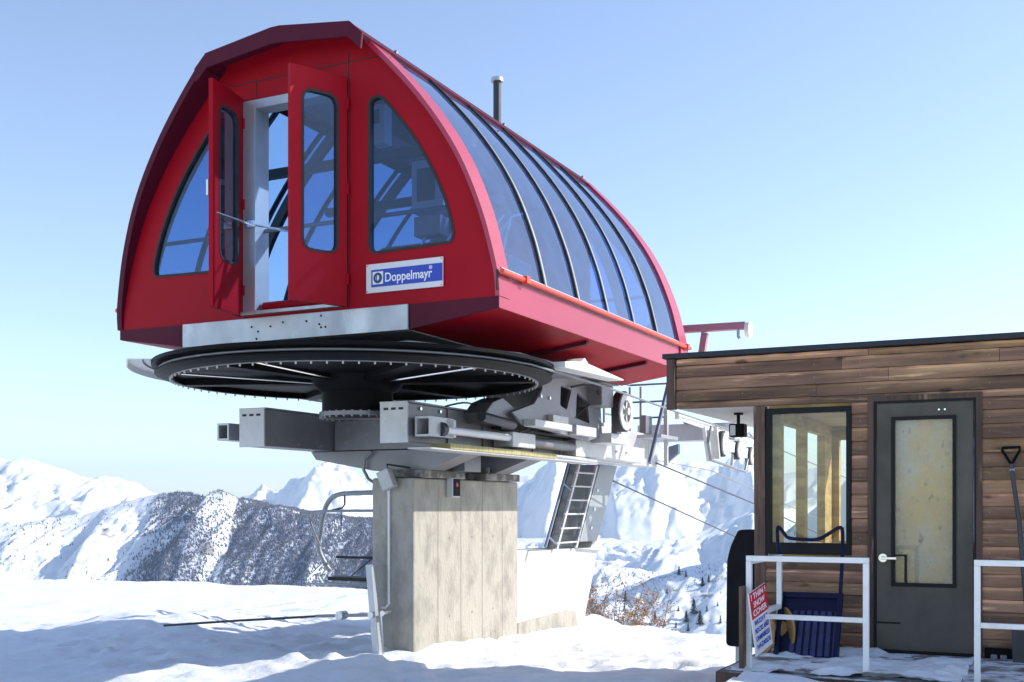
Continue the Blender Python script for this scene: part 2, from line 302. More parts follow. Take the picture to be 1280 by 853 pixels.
# ---------------------------------------------------------------- mountains
def densB(px,s,x,y):
    q=fbm(x*.011-y*.004,y*.006,4,77); d=np.clip(1-np.abs(px-245)/60,0,1)*1.3+((px>305)&(px<480))*.9+.03; d=np.where(px<185,.04,d)
    return np.clip(d*np.clip((q-.33)*5,0,1),0,1)
def ridge(name,label,R,pts,base_y,d,amp,fs,m,seed,px0=-900,px1=2200,nx=760,ny=150,power=1.0,yg=.5,slant=0.,trees=None,rough=.25,spurs=(),forest=False):
    px=np.linspace(px0,px1,nx); xs=[p[0] for p in pts]; ys=[p[1] for p in pts]
    yr=np.interp(px,xs,ys); k=np.ones(7)/7; yr=np.convolve(np.pad(yr,3,'edge'),k,'valid')
    s=np.concatenate([np.linspace(0,1,ny),np.linspace(1.02,1.5,30)]); PX,SS=np.meshgrid(px,s); YR=np.tile(yr,(len(s),1))
    Yd=R*(1-d+d*SS); X=(PX-640)/F*R*(1+.0*SS); X=X*(.9+.1*SS) # real distances, fan shaped slope
    zr=(HOR-YR)/F*R; zb=(HOR-base_y)/F*R*(1-d)
    t=np.clip(SS,0,1)**power; Z=zb+(zr-zb)*t-np.clip(SS-1,0,1)*(zr-zb)*.9
    k_=fs/R; nx_=(X+slant*Yd)*k_; ny_=Yd*k_*yg
    wob=fbm(nx_*.6,ny_*.6,3,seed+40)*1.5
    def saw(q): q=q-np.floor(q); return np.where(q<.27,q/.27,(1-q)/.73)
    qx=nx_*.55+wob*.9+ny_*.35; n=.42*saw(qx+fbm(nx_*1.5,ny_*1.5,5,seed+3)*1.3)*fbm(nx_*.5,ny_*.5,2,seed+8)*2+.20*saw(qx*2.3+fbm(nx_*3,ny_*3,5,seed+5)*2.0)+.55*fbm(nx_+wob,ny_+wob*.5,7,seed,True,.5)-.62
    n=n-n.mean()+.02
    for (pt,pb,hp,wl,wr) in spurs:
        pc=pb+(pt-pb)*SS+ (fbm(ny_*2+pt,ny_*0+1,4,seed)-.5)*18; dd=PX-pc; Z=Z+hp/F*R*np.clip(1-np.where(dd<0,-dd/wl,dd/wr),0,1)*np.clip((1-SS)*3.2,0,1)*np.clip(SS*3,0,1)
    n2=fbm(nx_*6,ny_*6,5,seed+7)-.5
    env=np.clip((1-SS)*4,rough,1)*np.clip(.35+SS,0,1); env=np.where(SS>1,rough,env)
    Z=Z+amp*R*n*env+amp*R*.10*n2*np.clip(env,.3,1)
    o=grid_obj(name,X,Yd,Z,m); tag(o,label,'mountain')
    if forest:
        d=densB(PX,SS,X,Yd); e=np.clip(d*1.15,0,1); e=e*np.clip((fbm(X*.10,Yd*.06,4,88)-.30)*5,0,1); ca=o.data.color_attributes.new('tone','FLOAT_COLOR','POINT'); cc_=np.ones((X.size,4)); e=e.ravel()
        for q_,v_ in enumerate((.42,.46,.58)): cc_[:,q_]=1-e*(1-v_)
        ca.data.foreach_set('color',cc_.ravel())
    return X,Yd,Z,SS,PX,n
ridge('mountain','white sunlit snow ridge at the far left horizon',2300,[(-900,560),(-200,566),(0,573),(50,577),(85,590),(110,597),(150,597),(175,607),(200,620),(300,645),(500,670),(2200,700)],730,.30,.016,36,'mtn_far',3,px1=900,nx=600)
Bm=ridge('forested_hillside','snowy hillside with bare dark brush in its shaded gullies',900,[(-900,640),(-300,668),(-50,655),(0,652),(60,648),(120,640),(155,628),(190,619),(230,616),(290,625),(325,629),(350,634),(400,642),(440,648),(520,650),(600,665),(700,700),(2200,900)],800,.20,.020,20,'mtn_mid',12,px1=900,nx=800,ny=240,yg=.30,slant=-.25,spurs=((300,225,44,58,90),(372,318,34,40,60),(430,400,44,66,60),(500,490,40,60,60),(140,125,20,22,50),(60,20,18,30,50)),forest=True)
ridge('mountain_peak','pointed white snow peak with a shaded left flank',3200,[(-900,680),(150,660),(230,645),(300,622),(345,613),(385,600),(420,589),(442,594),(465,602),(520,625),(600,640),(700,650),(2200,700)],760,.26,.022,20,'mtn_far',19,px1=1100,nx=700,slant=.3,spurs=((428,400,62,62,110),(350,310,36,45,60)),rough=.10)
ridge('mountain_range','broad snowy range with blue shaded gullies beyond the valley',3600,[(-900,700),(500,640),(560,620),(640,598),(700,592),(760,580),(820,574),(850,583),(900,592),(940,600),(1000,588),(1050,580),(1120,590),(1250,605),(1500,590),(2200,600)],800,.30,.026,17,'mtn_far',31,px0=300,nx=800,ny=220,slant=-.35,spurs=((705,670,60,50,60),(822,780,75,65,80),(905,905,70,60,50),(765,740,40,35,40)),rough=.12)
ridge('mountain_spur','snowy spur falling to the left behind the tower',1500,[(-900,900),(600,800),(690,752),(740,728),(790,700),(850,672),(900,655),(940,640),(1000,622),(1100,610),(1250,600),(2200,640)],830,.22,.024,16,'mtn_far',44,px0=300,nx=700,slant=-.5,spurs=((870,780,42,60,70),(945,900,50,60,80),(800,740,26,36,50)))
Em=ridge('near_hillside','shaded blue snow slope dotted with dark conifers',430,[(-900,900),(600,830),(680,785),(740,750),(800,728),(850,711),(905,699),(950,690),(1000,650),(1060,600),(1115,490),(1180,437),(1400,425),(1700,520),(2200,690)],860,.24,.016,22,'mtn_near',53,px0=300,nx=600,slant=-.4,spurs=((960,905,40,260,60),))  # rise behind the shed is added, unseen, to cast shade on this slope
# brush on the forested hillside: uncountable
def scatter(name,label,cat,G,n,dens,h0,h1,m,sides=4):
    X,Y,Z,SS,PX,nn=G; r,c=X.shape; K=n*40
    i=rng.uniform(0,r-33,K); j=rng.uniform(0,c-2,K); i0=i.astype(int); j0=j.astype(int); fi=i-i0; fj=j-j0
    keep=(PX[i0,j0]>-150)&(PX[i0,j0]<1400)&(rng.random(K)<dens(PX[i0,j0],SS[i0,j0],X[i0,j0],Y[i0,j0])); idx=np.nonzero(keep)[0][:n]
    i0,j0,fi,fj=i0[idx],j0[idx],fi[idx],fj[idx]; N=len(idx)
    P=[q[i0,j0]*(1-fi)*(1-fj)+q[i0+1,j0]*fi*(1-fj)+q[i0,j0+1]*(1-fi)*fj+q[i0+1,j0+1]*fi*fj for q in (X,Y,Z)]
    h=rng.uniform(h0,h1,N); w_=h*rng.uniform(.2,.4,N); a0=rng.random(N)*3; vs=np.zeros((N,sides+1,3))
    vs[:,0]=np.stack([P[0]+rng.uniform(-.1,.1,N)*h,P[1],P[2]+h],1)
    for q in range(sides): a=a0+q*2*math.pi/sides; vs[:,q+1]=np.stack([P[0]+w_*np.cos(a),P[1]+w_*np.sin(a),P[2]-.1*h],1)
    b=np.arange(N)*(sides+1); fs=np.concatenate([np.stack([b,b+1+q,b+1+(q+1)%sides],1) for q in range(sides)])
    me=bpy.data.meshes.new(name); me.from_pydata(vs.reshape(-1,3).tolist(),[],fs.tolist()); me.materials.append(MATS[m]); o=bpy.data.objects.new(name,me); col.objects.link(o); tag(o,label,cat,kind='stuff'); return o
scatter('brushwood','dark bare brush and small trees covering the hillside gullies','brush',Bm,34000,densB,.7,2.2,'brush')
scatter('hillside_scrub','small dark scrub dotted over the shaded slope','scrub',Em,1300,lambda px,s,x,y: np.clip((fbm(x*.03,y*.02,4,90)-.47)*5,0,1),.3,.8,'brush')
# ---------------------------------------------------------------- conifers on the near slope
def conifer(h=4.2):
    t=bpy.data.objects.new('conifer_tree',None); col.objects.link(t); t['_b']=[0,0,0]
    tag(t,'small dark conifer on the blue shaded snow slope between pier and shed','tree','conifers on the shaded slope')
    MB().tube([(0,0,-.3),(0,0,h*.5),(0,0,h*.95)],[.09,.05,.02],6).build('trunk','bark',t)
    m=MB(); z=h*.08
    for k in range(420):
        q=random.random()**1.2; zz=h*(.06+.92*q); r=h*.19*(1-q)*random.uniform(.3,1.1)+.03; a=random.random()*6.283; l_=h*random.uniform(.04,.075)
        c=Vector((r*math.cos(a),r*math.sin(a),zz)); d=Vector((math.cos(a),math.sin(a),-.45))*l_; sd_=Vector((-math.sin(a),math.cos(a),random.uniform(-.3,.3)))*l_*.6
        m.add([c-d*.5,c+sd_,c+d,c-sd_],[(0,1,2,3)])
    m.build('foliage','conifer',t); return t
proto=conifer()
def slopeE(px,yy):
    X,Y,Z,SS,PX,nn=Em; sx=640+F*X/Y; sy=HOR-F*Z/Y; r=X.shape[0]-31; d=(sx[:r]-px)**2+(sy[:r]-yy)**2; i=np.unravel_index(np.argmin(d),d.shape); return X[i],Y[i],Z[i]
spots=[(848,720,11),(858,721,8),(878,733,11),(887,728,9),(782,752,13),(781,764,9),(819,778,14),(868,767,17),(858,778,13),(876,780,16),(862,789,9),(902,779,9),(805,765,6),(847,765,6),(885,764,7),(898,757,5),(829,783,6),(845,785,7),(814,786,6),(835,742,5),(770,745,5)]
for i,(px,y,h) in enumerate(spots):
    t=proto if i==0 else copy_tree(proto); X,Y,Z=slopeE(px,y); t.location=(X,Y,Z); s_=h*Y/F/4.2*1.1; t.scale=(s_*random.uniform(1.0,1.5),)*2+(s_,); t.rotation_euler=(0,0,random.random()*6)
# ---------------------------------------------------------------- twiggy bush by the tower foot
def bush(base,h,spread,n,leafy,label,m2='leaf_dry'):
    t=thing('bare_bush',base,label,'bush'); m=MB(); lf=MB(); b=Vector(base)
    for k in range(n):
        a=random.random()*6.283; p=b+Vector((math.cos(a),math.sin(a),0))*random.random()*spread*.35; d=Vector((math.cos(a)*random.uniform(.1,.7),math.sin(a)*random.uniform(.1,.7),1)).normalized()
        pts=[p]; L=h*random.uniform(.6,1.15)
        for q in range(5): d=(d+Vector((random.uniform(-.25,.25),random.uniform(-.25,.25),random.uniform(-.1,.12)))).normalized(); pts.append(pts[-1]+d*L/5)
        m.tube(pts,[.014,.012,.009,.007,.005,.003],4)
        for q in range(2,6):
            for _ in range(3):
                e=pts[q]+Vector((random.uniform(-1,1),random.uniform(-1,1),random.uniform(-.3,1)))*h*.16; m.tube([pts[q],e],[.005,.002],3)
                for __ in range(leafy):
                    c=pts[q].lerp(e,random.random())+Vector((random.uniform(-1,1),random.uniform(-1,1),random.uniform(-1,1)))*.05; x=Vector((random.uniform(-1,1),random.uniform(-1,1),random.uniform(-1,1))).normalized()*.02; y=x.orthogonal().normalized()*.014
                    lf.add([c-x,c+y,c+x,c-y],[(0,1,2,3)])
    m.build('branches','twig',t)
    if leafy: lf.build('leaves',m2,t)
    return t
bush((-6.75,17.3,-2.55),1.2,1.6,60,5,'dry reddish-brown bush at the foot of the white concrete base')
bush((-6.2,17.3,-2.95),1.0,.8,36,5,'lower tan bush rising just right of the reddish bush behind the snow edge')
bush((-8.5,16.8,-2.2),2.2,.5,4,0,'bare dark twigs between the tall pier and the ladder')
# ================================================================ DRIVE STATION CABIN
cab=thing('lift_station_cabin',(-6.8,9.0,1.63),'red arched lift drive cabin with curved blue glass sides and open front doors','cabin')
VC=-6.8
PROF0=[(2.235,1.87),(2.225,2.06),(2.17,2.32),(2.08,2.64),(1.925,3.03),(1.73,3.38),(1.47,3.74),(1.17,4.08),(.86,4.39)]
def catmull(P,n=4):
    out=[]
    for i in range(len(P)-1):
        p0=P[max(i-1,0)];p1=P[i];p2=P[i+1];p3=P[min(i+2,len(P)-1)]
        for k in range(n):
            t=k/n; out.append(tuple(.5*((2*b)+(-a+c)*t+(2*a-5*b+4*c-d)*t*t+(-a+3*b-3*c+d)*t**3) for a,b,c,d in zip(p0,p1,p2,p3)))
    out.append(P[-1]); return out
PROF=catmull(PROF0)
def offp(P,d):
    out=[]
    for i in range(len(P)):
        a=Vector(P[max(i-1,0)]);b=Vector(P[min(i+1,len(P)-1)]);t=(b-a).normalized(); n=Vector((t.y,-t.x)); q=Vector(P[i])+n*d; out.append((q.x,q.y))
    return out
def shell(mb,P,d0,d1,y0,y1,side):
    """curved skin strip along profile P between offsets d0..d1; y0,y1 functions of height"""
    A0=offp(P,d0);A1=offp(P,d1);n=len(P);vs=[]
    for i in range(n):
        for (h,z) in (A0[i],A1[i]):
            for y in (y0(z),y1(z)): vs.append((VC+side*h,y,z))
    fs=[]
    for i in range(n-1):
        a=i*4;b=a+4
        fs+= [(a,a+1,b+1,b),(a+2,b+2,b+3,a+3),(a,b,b+2,a+2),(a+1,a+3,b+3,b+1)]
    fs+=[(0,2,3,1),((n-1)*4,(n-1)*4+1,(n-1)*4+3,(n-1)*4+2)]
    mb.add(vs,fs)
rakeL=lambda z: 8.985-.27*max(0,(z-1.87))/2.55
rakeR=lambda z: 8.985-.12*max(0,(z-1.87))/2.55
# front wall with holes
def mirror(P): return [(2*VC-p[0],p[1]) for p in P]
outer=[(VC+h,z) for h,z in offp(PROF,-.035)]; outer=outer+[(VC+.82,4.425),(VC+.05,4.525),(VC-.05,4.525),(VC-.82,4.425)]+mirror(outer)[::-1]
rw=roundcorner([(-5.93,2.365),(-5.03,2.385),(-5.01,2.50),(-5.10,2.80),(-5.20,3.02),(-5.32,3.24),(-5.46,3.45),(-5.63,3.66),(-5.79,3.845),(-5.93,3.83)],.10,4); lw=mirror(rw)
door_hole=[(-7.40,1.93),(-6.20,1.93),(-6.20,4.02),(-7.40,4.02)]
MB().prism(outer,1,9.0,9.05,holes=[rw,lw,door_hole]).build('front_wall','red_paint',cab)
MB().prism(outer,1,14.33,14.38,holes=[rw,lw]).build('rear_wall','red_paint',cab)
for wn in (rw,lw):
    f=MB().prism(inset(wn,.003),1,8.992,9.056,holes=[inset(wn,-.022)]).build('window_gasket','rubber',cab)
    MB().prism(inset(wn,-.01),1,9.022,9.028).build('window_pane','cab_glass',f)
    f=MB().prism(inset(wn,.003),1,14.322,14.39,holes=[inset(wn,-.022)]).build('window_gasket','rubber',cab)
    MB().prism(inset(wn,-.01),1,14.352,14.358).build('window_pane','cab_glass',f)
# seam lines on the front wall
m=MB(); m.box((-6.163,8.994,1.9),(-6.155,9.003,4.30)); m.box((-7.25,8.994,4.06),(-7.243,9.003,4.22)); m.box((-7.7,8.994,4.20),(-5.75,9.003,4.208)); m.build('panel_seams','rubber',cab)
# side skins
GU=[9.20+.8167*i for i in range(7)]
for side in (1,-1):
    PROFA=[p for p in PROF if p[1]<4.37]
    m=MB(); shell(m,PROFA,-.03,.012 if side==1 else .035,rakeR if side==1 else rakeL,lambda z:9.20,side); m.build('front_arch','red_side' if side==1 else 'maroon',cab,smooth=35)  # left arch darker than its twin: shade put into its colour
    m=MB(); shell(m,PROF,-.03,.03,lambda z:14.10,lambda z:14.42,side); m.build('rear_arch','red_side',cab,smooth=35)
    GP=[p for p in PROF if p[1]>2.10]
    for i in range(6):
        P=GP; vs=[];n=len(P)
        for (h,z) in P:
            vs+= [(VC+side*h,GU[i],z),(VC+side*h,GU[i+1],z)]
        MB().add(vs,[(2*k,2*k+1,2*k+3,2*k+2) for k in range(n-1)]).build('side_glass','side_glass' if side==1 else 'left_glass',cab,smooth=60)
    for i in range(1,6):
        m=MB(); shell(m,GP,.004,.018,lambda z:GU[i]-.026,lambda z:GU[i]+.022,side); r=m.build('glazing_bar','dull_steel',cab,smooth=35)
        m=MB(); shell(m,GP,.002,.024,lambda z:GU[i]-.050,lambda z:GU[i]-.026,side); m.build('bar_shadow','rubber',r,smooth=35)  # dark strip stands for the shadow line along the bar edge
    for i in range(0,7,2):
        m=MB(); shell(m,PROF,-.16,-.05,lambda z:GU[i]+.03-.04,lambda z:GU[i]+.03+.03,side); m.build('rib','rib',cab,smooth=35)
    # sill above the handrail, skirt panel, rail
    xs=VC+side*2.24
    MB().box((xs-side*.004,9.05,2.03),(xs-side*.05,14.4,2.135)).build('glass_sill','galv',cab)
    MB().box((xs,8.995,1.768),(xs-side*.03,14.42,2.05)).build('skirt_panel','red_side',cab)
    r=MB().tube([(xs+side*.035,8.98,2.082),(xs+side*.035,14.44,2.082)],.026,10).build('rail','orange_red',cab,smooth=40)
    for y in (9.45,14.28): MB().box((xs+side*.075,y-.035,2.05),(xs-side*.0,y+.035,2.118)).build('rail_clamp','orange_red',r,bevel=.006)
    # hull underside
    h=[(xs-side*.002,1.765),(xs-side*.92,1.64),(xs-side*.92,1.66),(xs-side*.002,1.79)]
    MB().prism(h,1,9.01,14.41).build('underside','red_paint',cab)
    k=[(xs-side*.001,1.768),(xs-side*.917,1.637),(xs-side*.917,1.868),(xs-side*.001,1.868)]
    MB().prism(k,1,8.99,9.012).build('skirt_end','maroon',cab)
    MB().prism(k,1,14.412,14.42).build('skirt_end','maroon',cab)
    for y in (11.15,13.0): MB().beam((xs-side*.05,y,1.742),(xs-side*.9,y,1.622),.07,.05).build('hull_rib','maroon',cab)
MB().box((-8.16,9.06,1.632),(-5.50,14.4,1.66)).build('floor_plate','grey_steel',cab)
MB().box((-8.95,9.06,1.87),(-4.65,14.32,1.90)).build('floor','dark_in',cab)
sp=MB().box((-8.166,8.97,1.632),(-5.489,9.0,1.868)).build('sill_plate','galv',cab,bevel=.004)
m=MB()
for (x,z) in [(-7.28,1.78),(-7.20,1.73),(-7.05,1.77),(-6.62,1.79),(-6.45,1.83),(-6.47,1.75),(-6.9,1.80),(-6.45,1.72),(-7.22,1.66),(-6.40,1.72)]: m.cyl((x,8.966,z),(x,8.972,z),.011,10)
m.build('bolt_holes','rubber',sp)
# roof cap
def capz(x): return 4.56-abs(x)*.135
CP=[(-.98,4.315),(-.84,4.447),(-.05,4.552),(.05,4.552),(.84,4.447),(.98,4.315)]
top=[(VC+a,b) for a,b in CP]; bot=[(VC+a*.975,b-.03) for a,b in CP][::-1]
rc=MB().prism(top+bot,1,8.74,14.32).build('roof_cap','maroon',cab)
top2=[(VC+a*1.004,b+.004) for a,b in CP]; bot2=[(VC+a*.985,b-.155+.02*abs(a)) for a,b in CP][::-1]
MB().prism(top2+bot2,1,8.715,8.74).build('cap_fascia','maroon',rc)
MB().box((VC-.86,9.06,4.33),(VC+.86,14.3,4.36)).build('ceiling','dark_in',cab)
for y in (9.3,11.6,13.9):
    for s_ in (-1,1): MB().cyl((VC+s_*.97,y,4.36),(VC+s_*.995,y,4.345),.014,8).build('cap_bolt','chrome',rc)
# vent pipe
vp=MB().cyl((-6.9,13.55,4.45),(-6.9,13.55,5.66),.052,18).build('vent_pipe','dark_metal',cab,smooth=40)
MB().cyl((-6.9,13.55,5.66),(-6.9,13.55,5.685),.085,18).cyl((-6.9,13.55,5.685),(-6.9,13.55,5.71),.08,18).build('vent_cap','galv',vp,smooth=40)
# door frame (aluminium)
m=MB(); m.box((-7.40,8.985,1.93),(-7.25,9.20,4.02)); m.box((-7.25,8.985,3.93),(-6.20,9.16,4.02)); m.box((-6.28,8.985,1.93),(-6.20,9.16,3.93)); m.box((-7.42,8.93,1.895),(-6.18,9.16,1.93))
m.build('door_frame','galv',cab,bevel=.004)
MB().cyl((-7.22,9.1,1.99),(-6.3,9.1,1.99),.05,14).build('door_roller','red_paint',cab,smooth=40)
# door leaves
def leaf(h,e,name,slot):
    h=Vector(h);e=Vector(e); d=(e-h).normalized(); n=Vector((-d.y,d.x,0)); L=(e-h).length; t=.045; z0,z1=1.895,4.05
    outer=[(0,z0),(L,z0),(L,z1),(0,z1)]; hole=roundcorner([(L*.16,2.37),(L*.80,2.37),(L*.80,3.86),(L*.16,3.86)],.12,5)
    def place(poly,holes,a,b,nm,mt,par):
        q=MB().prism(poly,1,a,b,holes=holes); q.v=[tuple(Vector((h.x,h.y,0))+d*p[0]+n*p[1]+Vector((0,0,p[2]))) for p in q.v]; return q.build(nm,mt,par)
    o=place(outer,[hole],-t/2,t/2,'door','red_paint',cab)
    gk=place(inset(hole,.004),[inset(hole,-.02)],-t/2-.006,t/2+.006,'window_gasket','rubber',o); place(inset(hole,-.01),[],-.003,.003,'window_pane','cab_glass',gk)
    m=MB()
    for z in (2.15,3.0,3.8): m.cyl((h.x+n.x*.03,h.y+n.y*.03,z-.05),(h.x+n.x*.03,h.y+n.y*.03,z+.05),.014,8)
    m.build('hinge','red_paint',o); return o
leaf((-6.17,8.975,0),(-6.43,8.45,0),'r',0); dl=leaf((-7.42,8.975,0),(-7.31,8.41,0),'l',0)
hb=MB().tube([(-7.31,8.44,2.80),(-7.30,9.0,2.795),(-6.6,8.80,2.60)],.010,6).build('door_brace','chrome',cab)
MB().box((-7.34,8.94,2.76),(-7.25,8.985,2.83)).build('latch','chrome',cab,bevel=.005)
MB().box((-7.36,8.40,2.95),(-7.335,8.44,3.10)).build('door_handle','chrome',dl,bevel=.004)
m=MB(); m.box((-4.575,8.965,1.92),(-4.56,8.99,2.10)); m.build('edge_strip','rubber',cab)
# maker's sign
sg=MB().box((-5.944,8.978,2.000),(-5.122,8.992,2.268)).build('sign','sign_white',cab,bevel=.002)
MB().box((-5.885,8.974,2.052),(-5.126,8.979,2.212)).build('sign_band','sign_blue',sg)
MB().box((-5.868,8.971,2.075),(-5.755,8.975,2.192)).build('logo_tile','white_ink',sg)
def txt(body,size,x,z,y,mt,nm,par,sx=1.,shear=0):
    vs,fs=text_mesh(body,size,.0015); MB().add([(x+a*sx+b*shear,y-c,z+b) for a,b,c in vs],fs).build(nm,mt,par)
m=MB(); ring=lambda r,k,cx=-5.811,cz=2.133:[(cx+r*k*math.cos(a*math.pi/12),cz+r*math.sin(a*math.pi/12)) for a in range(24)]
m.prism(ring(.050,.95),1,8.968,8.9715,holes=[ring(.036,.72)]); m.build('logo_ring','ink',sg)
txt('D',.105,-5.832,2.098,8.968,'ink','logo_letter',sg,.62)
txt('Doppelmayr',.117,-5.738,2.092,8.972,'white_ink','lettering',sg,.86)
txt('®',.045,-5.262,2.165,8.972,'white_ink','trademark',sg)
m=MB()
for x in (-5.93,-5.136):
    for z in (2.015,2.253): m.cyl((x,8.972,z),(x,8.979,z),.006,8)
m.build('screws','orange_red',sg)
# interior
MB().beam((VC,9.2,4.02),(VC,14.2,4.02),.16,.14).build('roof_beam','grey_steel',cab)
for y in (10.0,11.6): MB().beam((VC-1.45,y,3.62),(VC+1.45,y,3.62),.09,.09).build('cross_beam','rib',cab)
for y in (9.15,14.2): MB().tube([(VC-2.0,y,2.76),(VC+2.0,y,2.76)],.022,8).build('guard_bar','grey_steel',cab,smooth=40)
cb=thing('control_cabinet',(-6.46,11.1,3.30),'pale grey control cabinet seen high behind the front window of the cabin','cabinet')
MB().box((-6.68,11.0,3.30),(-6.27,11.35,3.88)).build('case','cabinet',cb,bevel=.01); MB().box((-6.60,10.985,3.42),(-6.38,11.0,3.78)).build('panel','dark_in',cb); MB().box((-6.265,11.08,3.36),(-6.255,11.3,3.82)).build('door','light_steel',cb)
cb=thing('junction_cabinet',(-6.45,11.0,3.02),'small pinkish box below the pale control cabinet inside the cabin','cabinet')
MB().box((-6.62,10.95,3.02),(-6.28,11.15,3.24)).build('case','pinkish',cb,bevel=.01); MB().tube([(-6.5,11.0,3.02),(-6.6,11.0,2.8),(-6.3,11.1,2.6),(-6.2,11.1,2.3)],.02,6).build('cable','chrome',cb,smooth=40)
mo=thing('drive_motor',(-6.7,11.3,1.9),'dark maroon drive motor on the floor inside the cabin','motor')
MB().cyl((-7.15,11.3,2.62),(-6.25,11.3,2.62),.40,26).build('drum','maroon',mo,smooth=40); MB().cyl((-6.25,11.3,2.62),(-6.12,11.3,2.62),.30,26).build('end_bell','pinkish',mo,smooth=40); MB().box((-7.1,11.0,1.9),(-6.3,11.6,2.3)).build('mount','dark_metal',mo)
m=MB(); [m.cyl((-7.12+.12*i,10.99,2.86),(-7.12+.12*i,10.95,2.86),.022,8) for i in range(8)]; m.build('terminals','chrome',mo)
gb=thing('gearbox',(-5.75,11.3,1.9),'steel gearbox with pipes right of the maroon motor inside the cabin','gearbox')
MB().box((-6.02,11.0,1.9),(-5.5,11.7,2.75)).build('case','dark_metal',gb,bevel=.03); 
m=MB(); 
for i in range(7):
    x=-6.3+i*.13; m.tube([(x,10.95,1.95),(x,10.93,2.6+.1*random.random()),(x+.08,11.0,2.95+.2*random.random()),(x+.15,11.2,3.2)],.016,6)
m.build('pipes','chrome',gb,smooth=40)
bx=thing('light_box',(-6.98,10.2,3.90),'small white box hanging under the cabin roof beam','box')
MB().box((-6.62,10.1,3.80),(-6.46,10.25,4.22)).build('case','cabinet',bx,base=(-6.98,10.2,3.90),bevel=.01); MB().box((-6.60,10.09,4.02),(-6.52,10.1,4.16)).build('grille','dark_metal',bx)
# ================================================================ BULLWHEEL
WC=(-6.76,10.05,0)
bw=thing('bullwheel',(WC[0],WC[1],1.27),'huge black horizontal bullwheel under the red cabin','wheel')
prof=[(1.86,1.305),(1.94,1.305),(2.00,1.33),(2.04,1.345),(2.04,1.36),(1.985,1.37),(1.975,1.39),(1.985,1.41),(2.07,1.425),(2.07,1.46),(1.98,1.47),(1.86,1.47)]
MB().lathe(prof,WC,128).build('rim','black_paint',bw,smooth=35)
MB().lathe([(1.875,1.298),(1.90,1.298),(1.90,1.306),(1.875,1.306)],WC,128).build('rim_flange','grey_steel',bw)
b0=None
for k in range(84):
    a=2*math.pi*k/84; x,y=1.885*math.cos(a),1.885*math.sin(a)
    if b0 is None: b0=MB().cyl((WC[0],WC[1],1.276),(WC[0],WC[1],1.30),.009,6).build('rim_bolt','light_steel',bw); bc=b0
    else: bc=b0.copy(); col.objects.link(bc); bc.parent=bw
    bc.location=(x,y,0)
MB().lathe([(.30,1.36),(1.88,1.36),(1.88,1.42),(.30,1.42)],WC,96).build('web_disc','black_paint',bw)
for k in range(6):
    a=2*math.pi*(k+.35)/6; MB().beam((WC[0]+.3*math.cos(a),WC[1]+.3*math.sin(a),1.33),(WC[0]+1.85*math.cos(a),WC[1]+1.85*math.sin(a),1.33),.16,.07).build('spoke','black_paint',bw)
hb=MB().lathe([(0,.97),(.34,.97),(.37,1.0),(.37,1.20),(.46,1.27),(.50,1.36),(0,1.36)],WC,48).build('hub','black_paint',bw,smooth=35)
m=MB().lathe([(.36,.95),(.40,.95),(.40,.99),(.36,.99)],WC,48)
for k in range(28): a=2*math.pi*k/28; m.cyl((WC[0]+.385*math.cos(a),WC[1]+.385*math.sin(a),.93),(WC[0]+.385*math.cos(a),WC[1]+.385*math.sin(a),1.0),.012,6)
m.build('hub_bolts','grey_steel',hb)
m=MB()
for a,b in (((-7.98,8.75),(-7.1,9.8)),((-6.72,8.22),(-6.70,9.6)),((-5.1,9.6),(-6.3,9.95))): m.tube([(a[0],a[1],1.335),(b[0],b[1],1.30)],.012,6)
m.build('brace_rods','chrome',bw)
cv=thing('wheel_cover',(WC[0],WC[1],1.53),'pale curved sheet metal cover over the bullwheel edge','cover')
MB().lathe([(1.2,1.505),(2.28,1.46),(2.29,1.40),(2.30,1.40),(2.30,1.465),(1.2,1.515)],WC,40,a0=math.radians(120),a1=math.radians(226)).build('sheet','white_paint',cv,smooth=35)
MB().lathe([(2.14,1.452),(2.15,1.452),(2.15,1.462),(2.14,1.462)],WC,40,a0=math.radians(120),a1=math.radians(226)).build('seam','dark_metal',cv)
MB().prism([(-8.10,9.02),(-5.5,9.02),(-4.95,10.2),(-4.95,12.3),(-8.3,12.3),(-8.5,10.3)],2,1.52,1.54).build('shield','grey_steel',cv)  # rest of the cover in darker grey: shade under the cabin put into the colour
# ================================================================ STEEL CARRIAGE FRAME
fr=thing('tower_frame',(-6.8,11.9,.45),'grey steel carriage frame of twin box beams on the concrete pier','steel frame')
def boxbeam(x0,x1,y1,nm='box_beam'):
    b=MB().box((x0,9.715,.655),(x1,y1,1.045)).build(nm,'grey_steel',fr,bevel=.006)
    e=MB().box((x0-.012,9.69,.648),(x1+.012,9.714,1.06)).build('end_plate','light_steel',b,bevel=.003)
    m=MB()
    for i in range(3): cx=x0+.06+i*(x1-x0-.12)/2; m.box((cx-.025,9.684,.975),(cx+.025,9.692,.998))
    m.build('slots','rubber',e)
    MB().box((x0-.03,9.71,1.046),(x1+.03,y1,1.064)).build('flange','grey_steel',b)
    return b
boxbeam(-8.02,-7.715,13.0); boxbeam(-6.24,-5.945,13.45)
MB().box((-6.24,13.452,.64),(-5.93,17.2,1.14)).build('box_beam','light_steel',fr,bevel=.006)  # rear length of the right beam, lighter steel: sunlight put into the colour
def htube(x0,x1,y0,y1,z0,z1,par,mt='galv',t=.022):
    o=[(x0,z0),(x1,z0),(x1,z1),(x0,z1)]; i=[(x0+t,z0+t),(x1-t,z0+t),(x1-t,z1-t),(x0+t,z1-t)]
    q=MB().prism(o,1,y0,y1,holes=[i]); q.box((x0+t,y0+.35,z0+t),(x1-t,y0+.36,z1-t)); return q.build('square_tube',mt,par,bevel=.003)
htube(-8.36,-8.2,9.72,10.3,.73,.915,fr); MB().box((-8.2,9.9,.75),(-8.02,10.25,.90)).build('tube_bracket','grey_steel',fr)
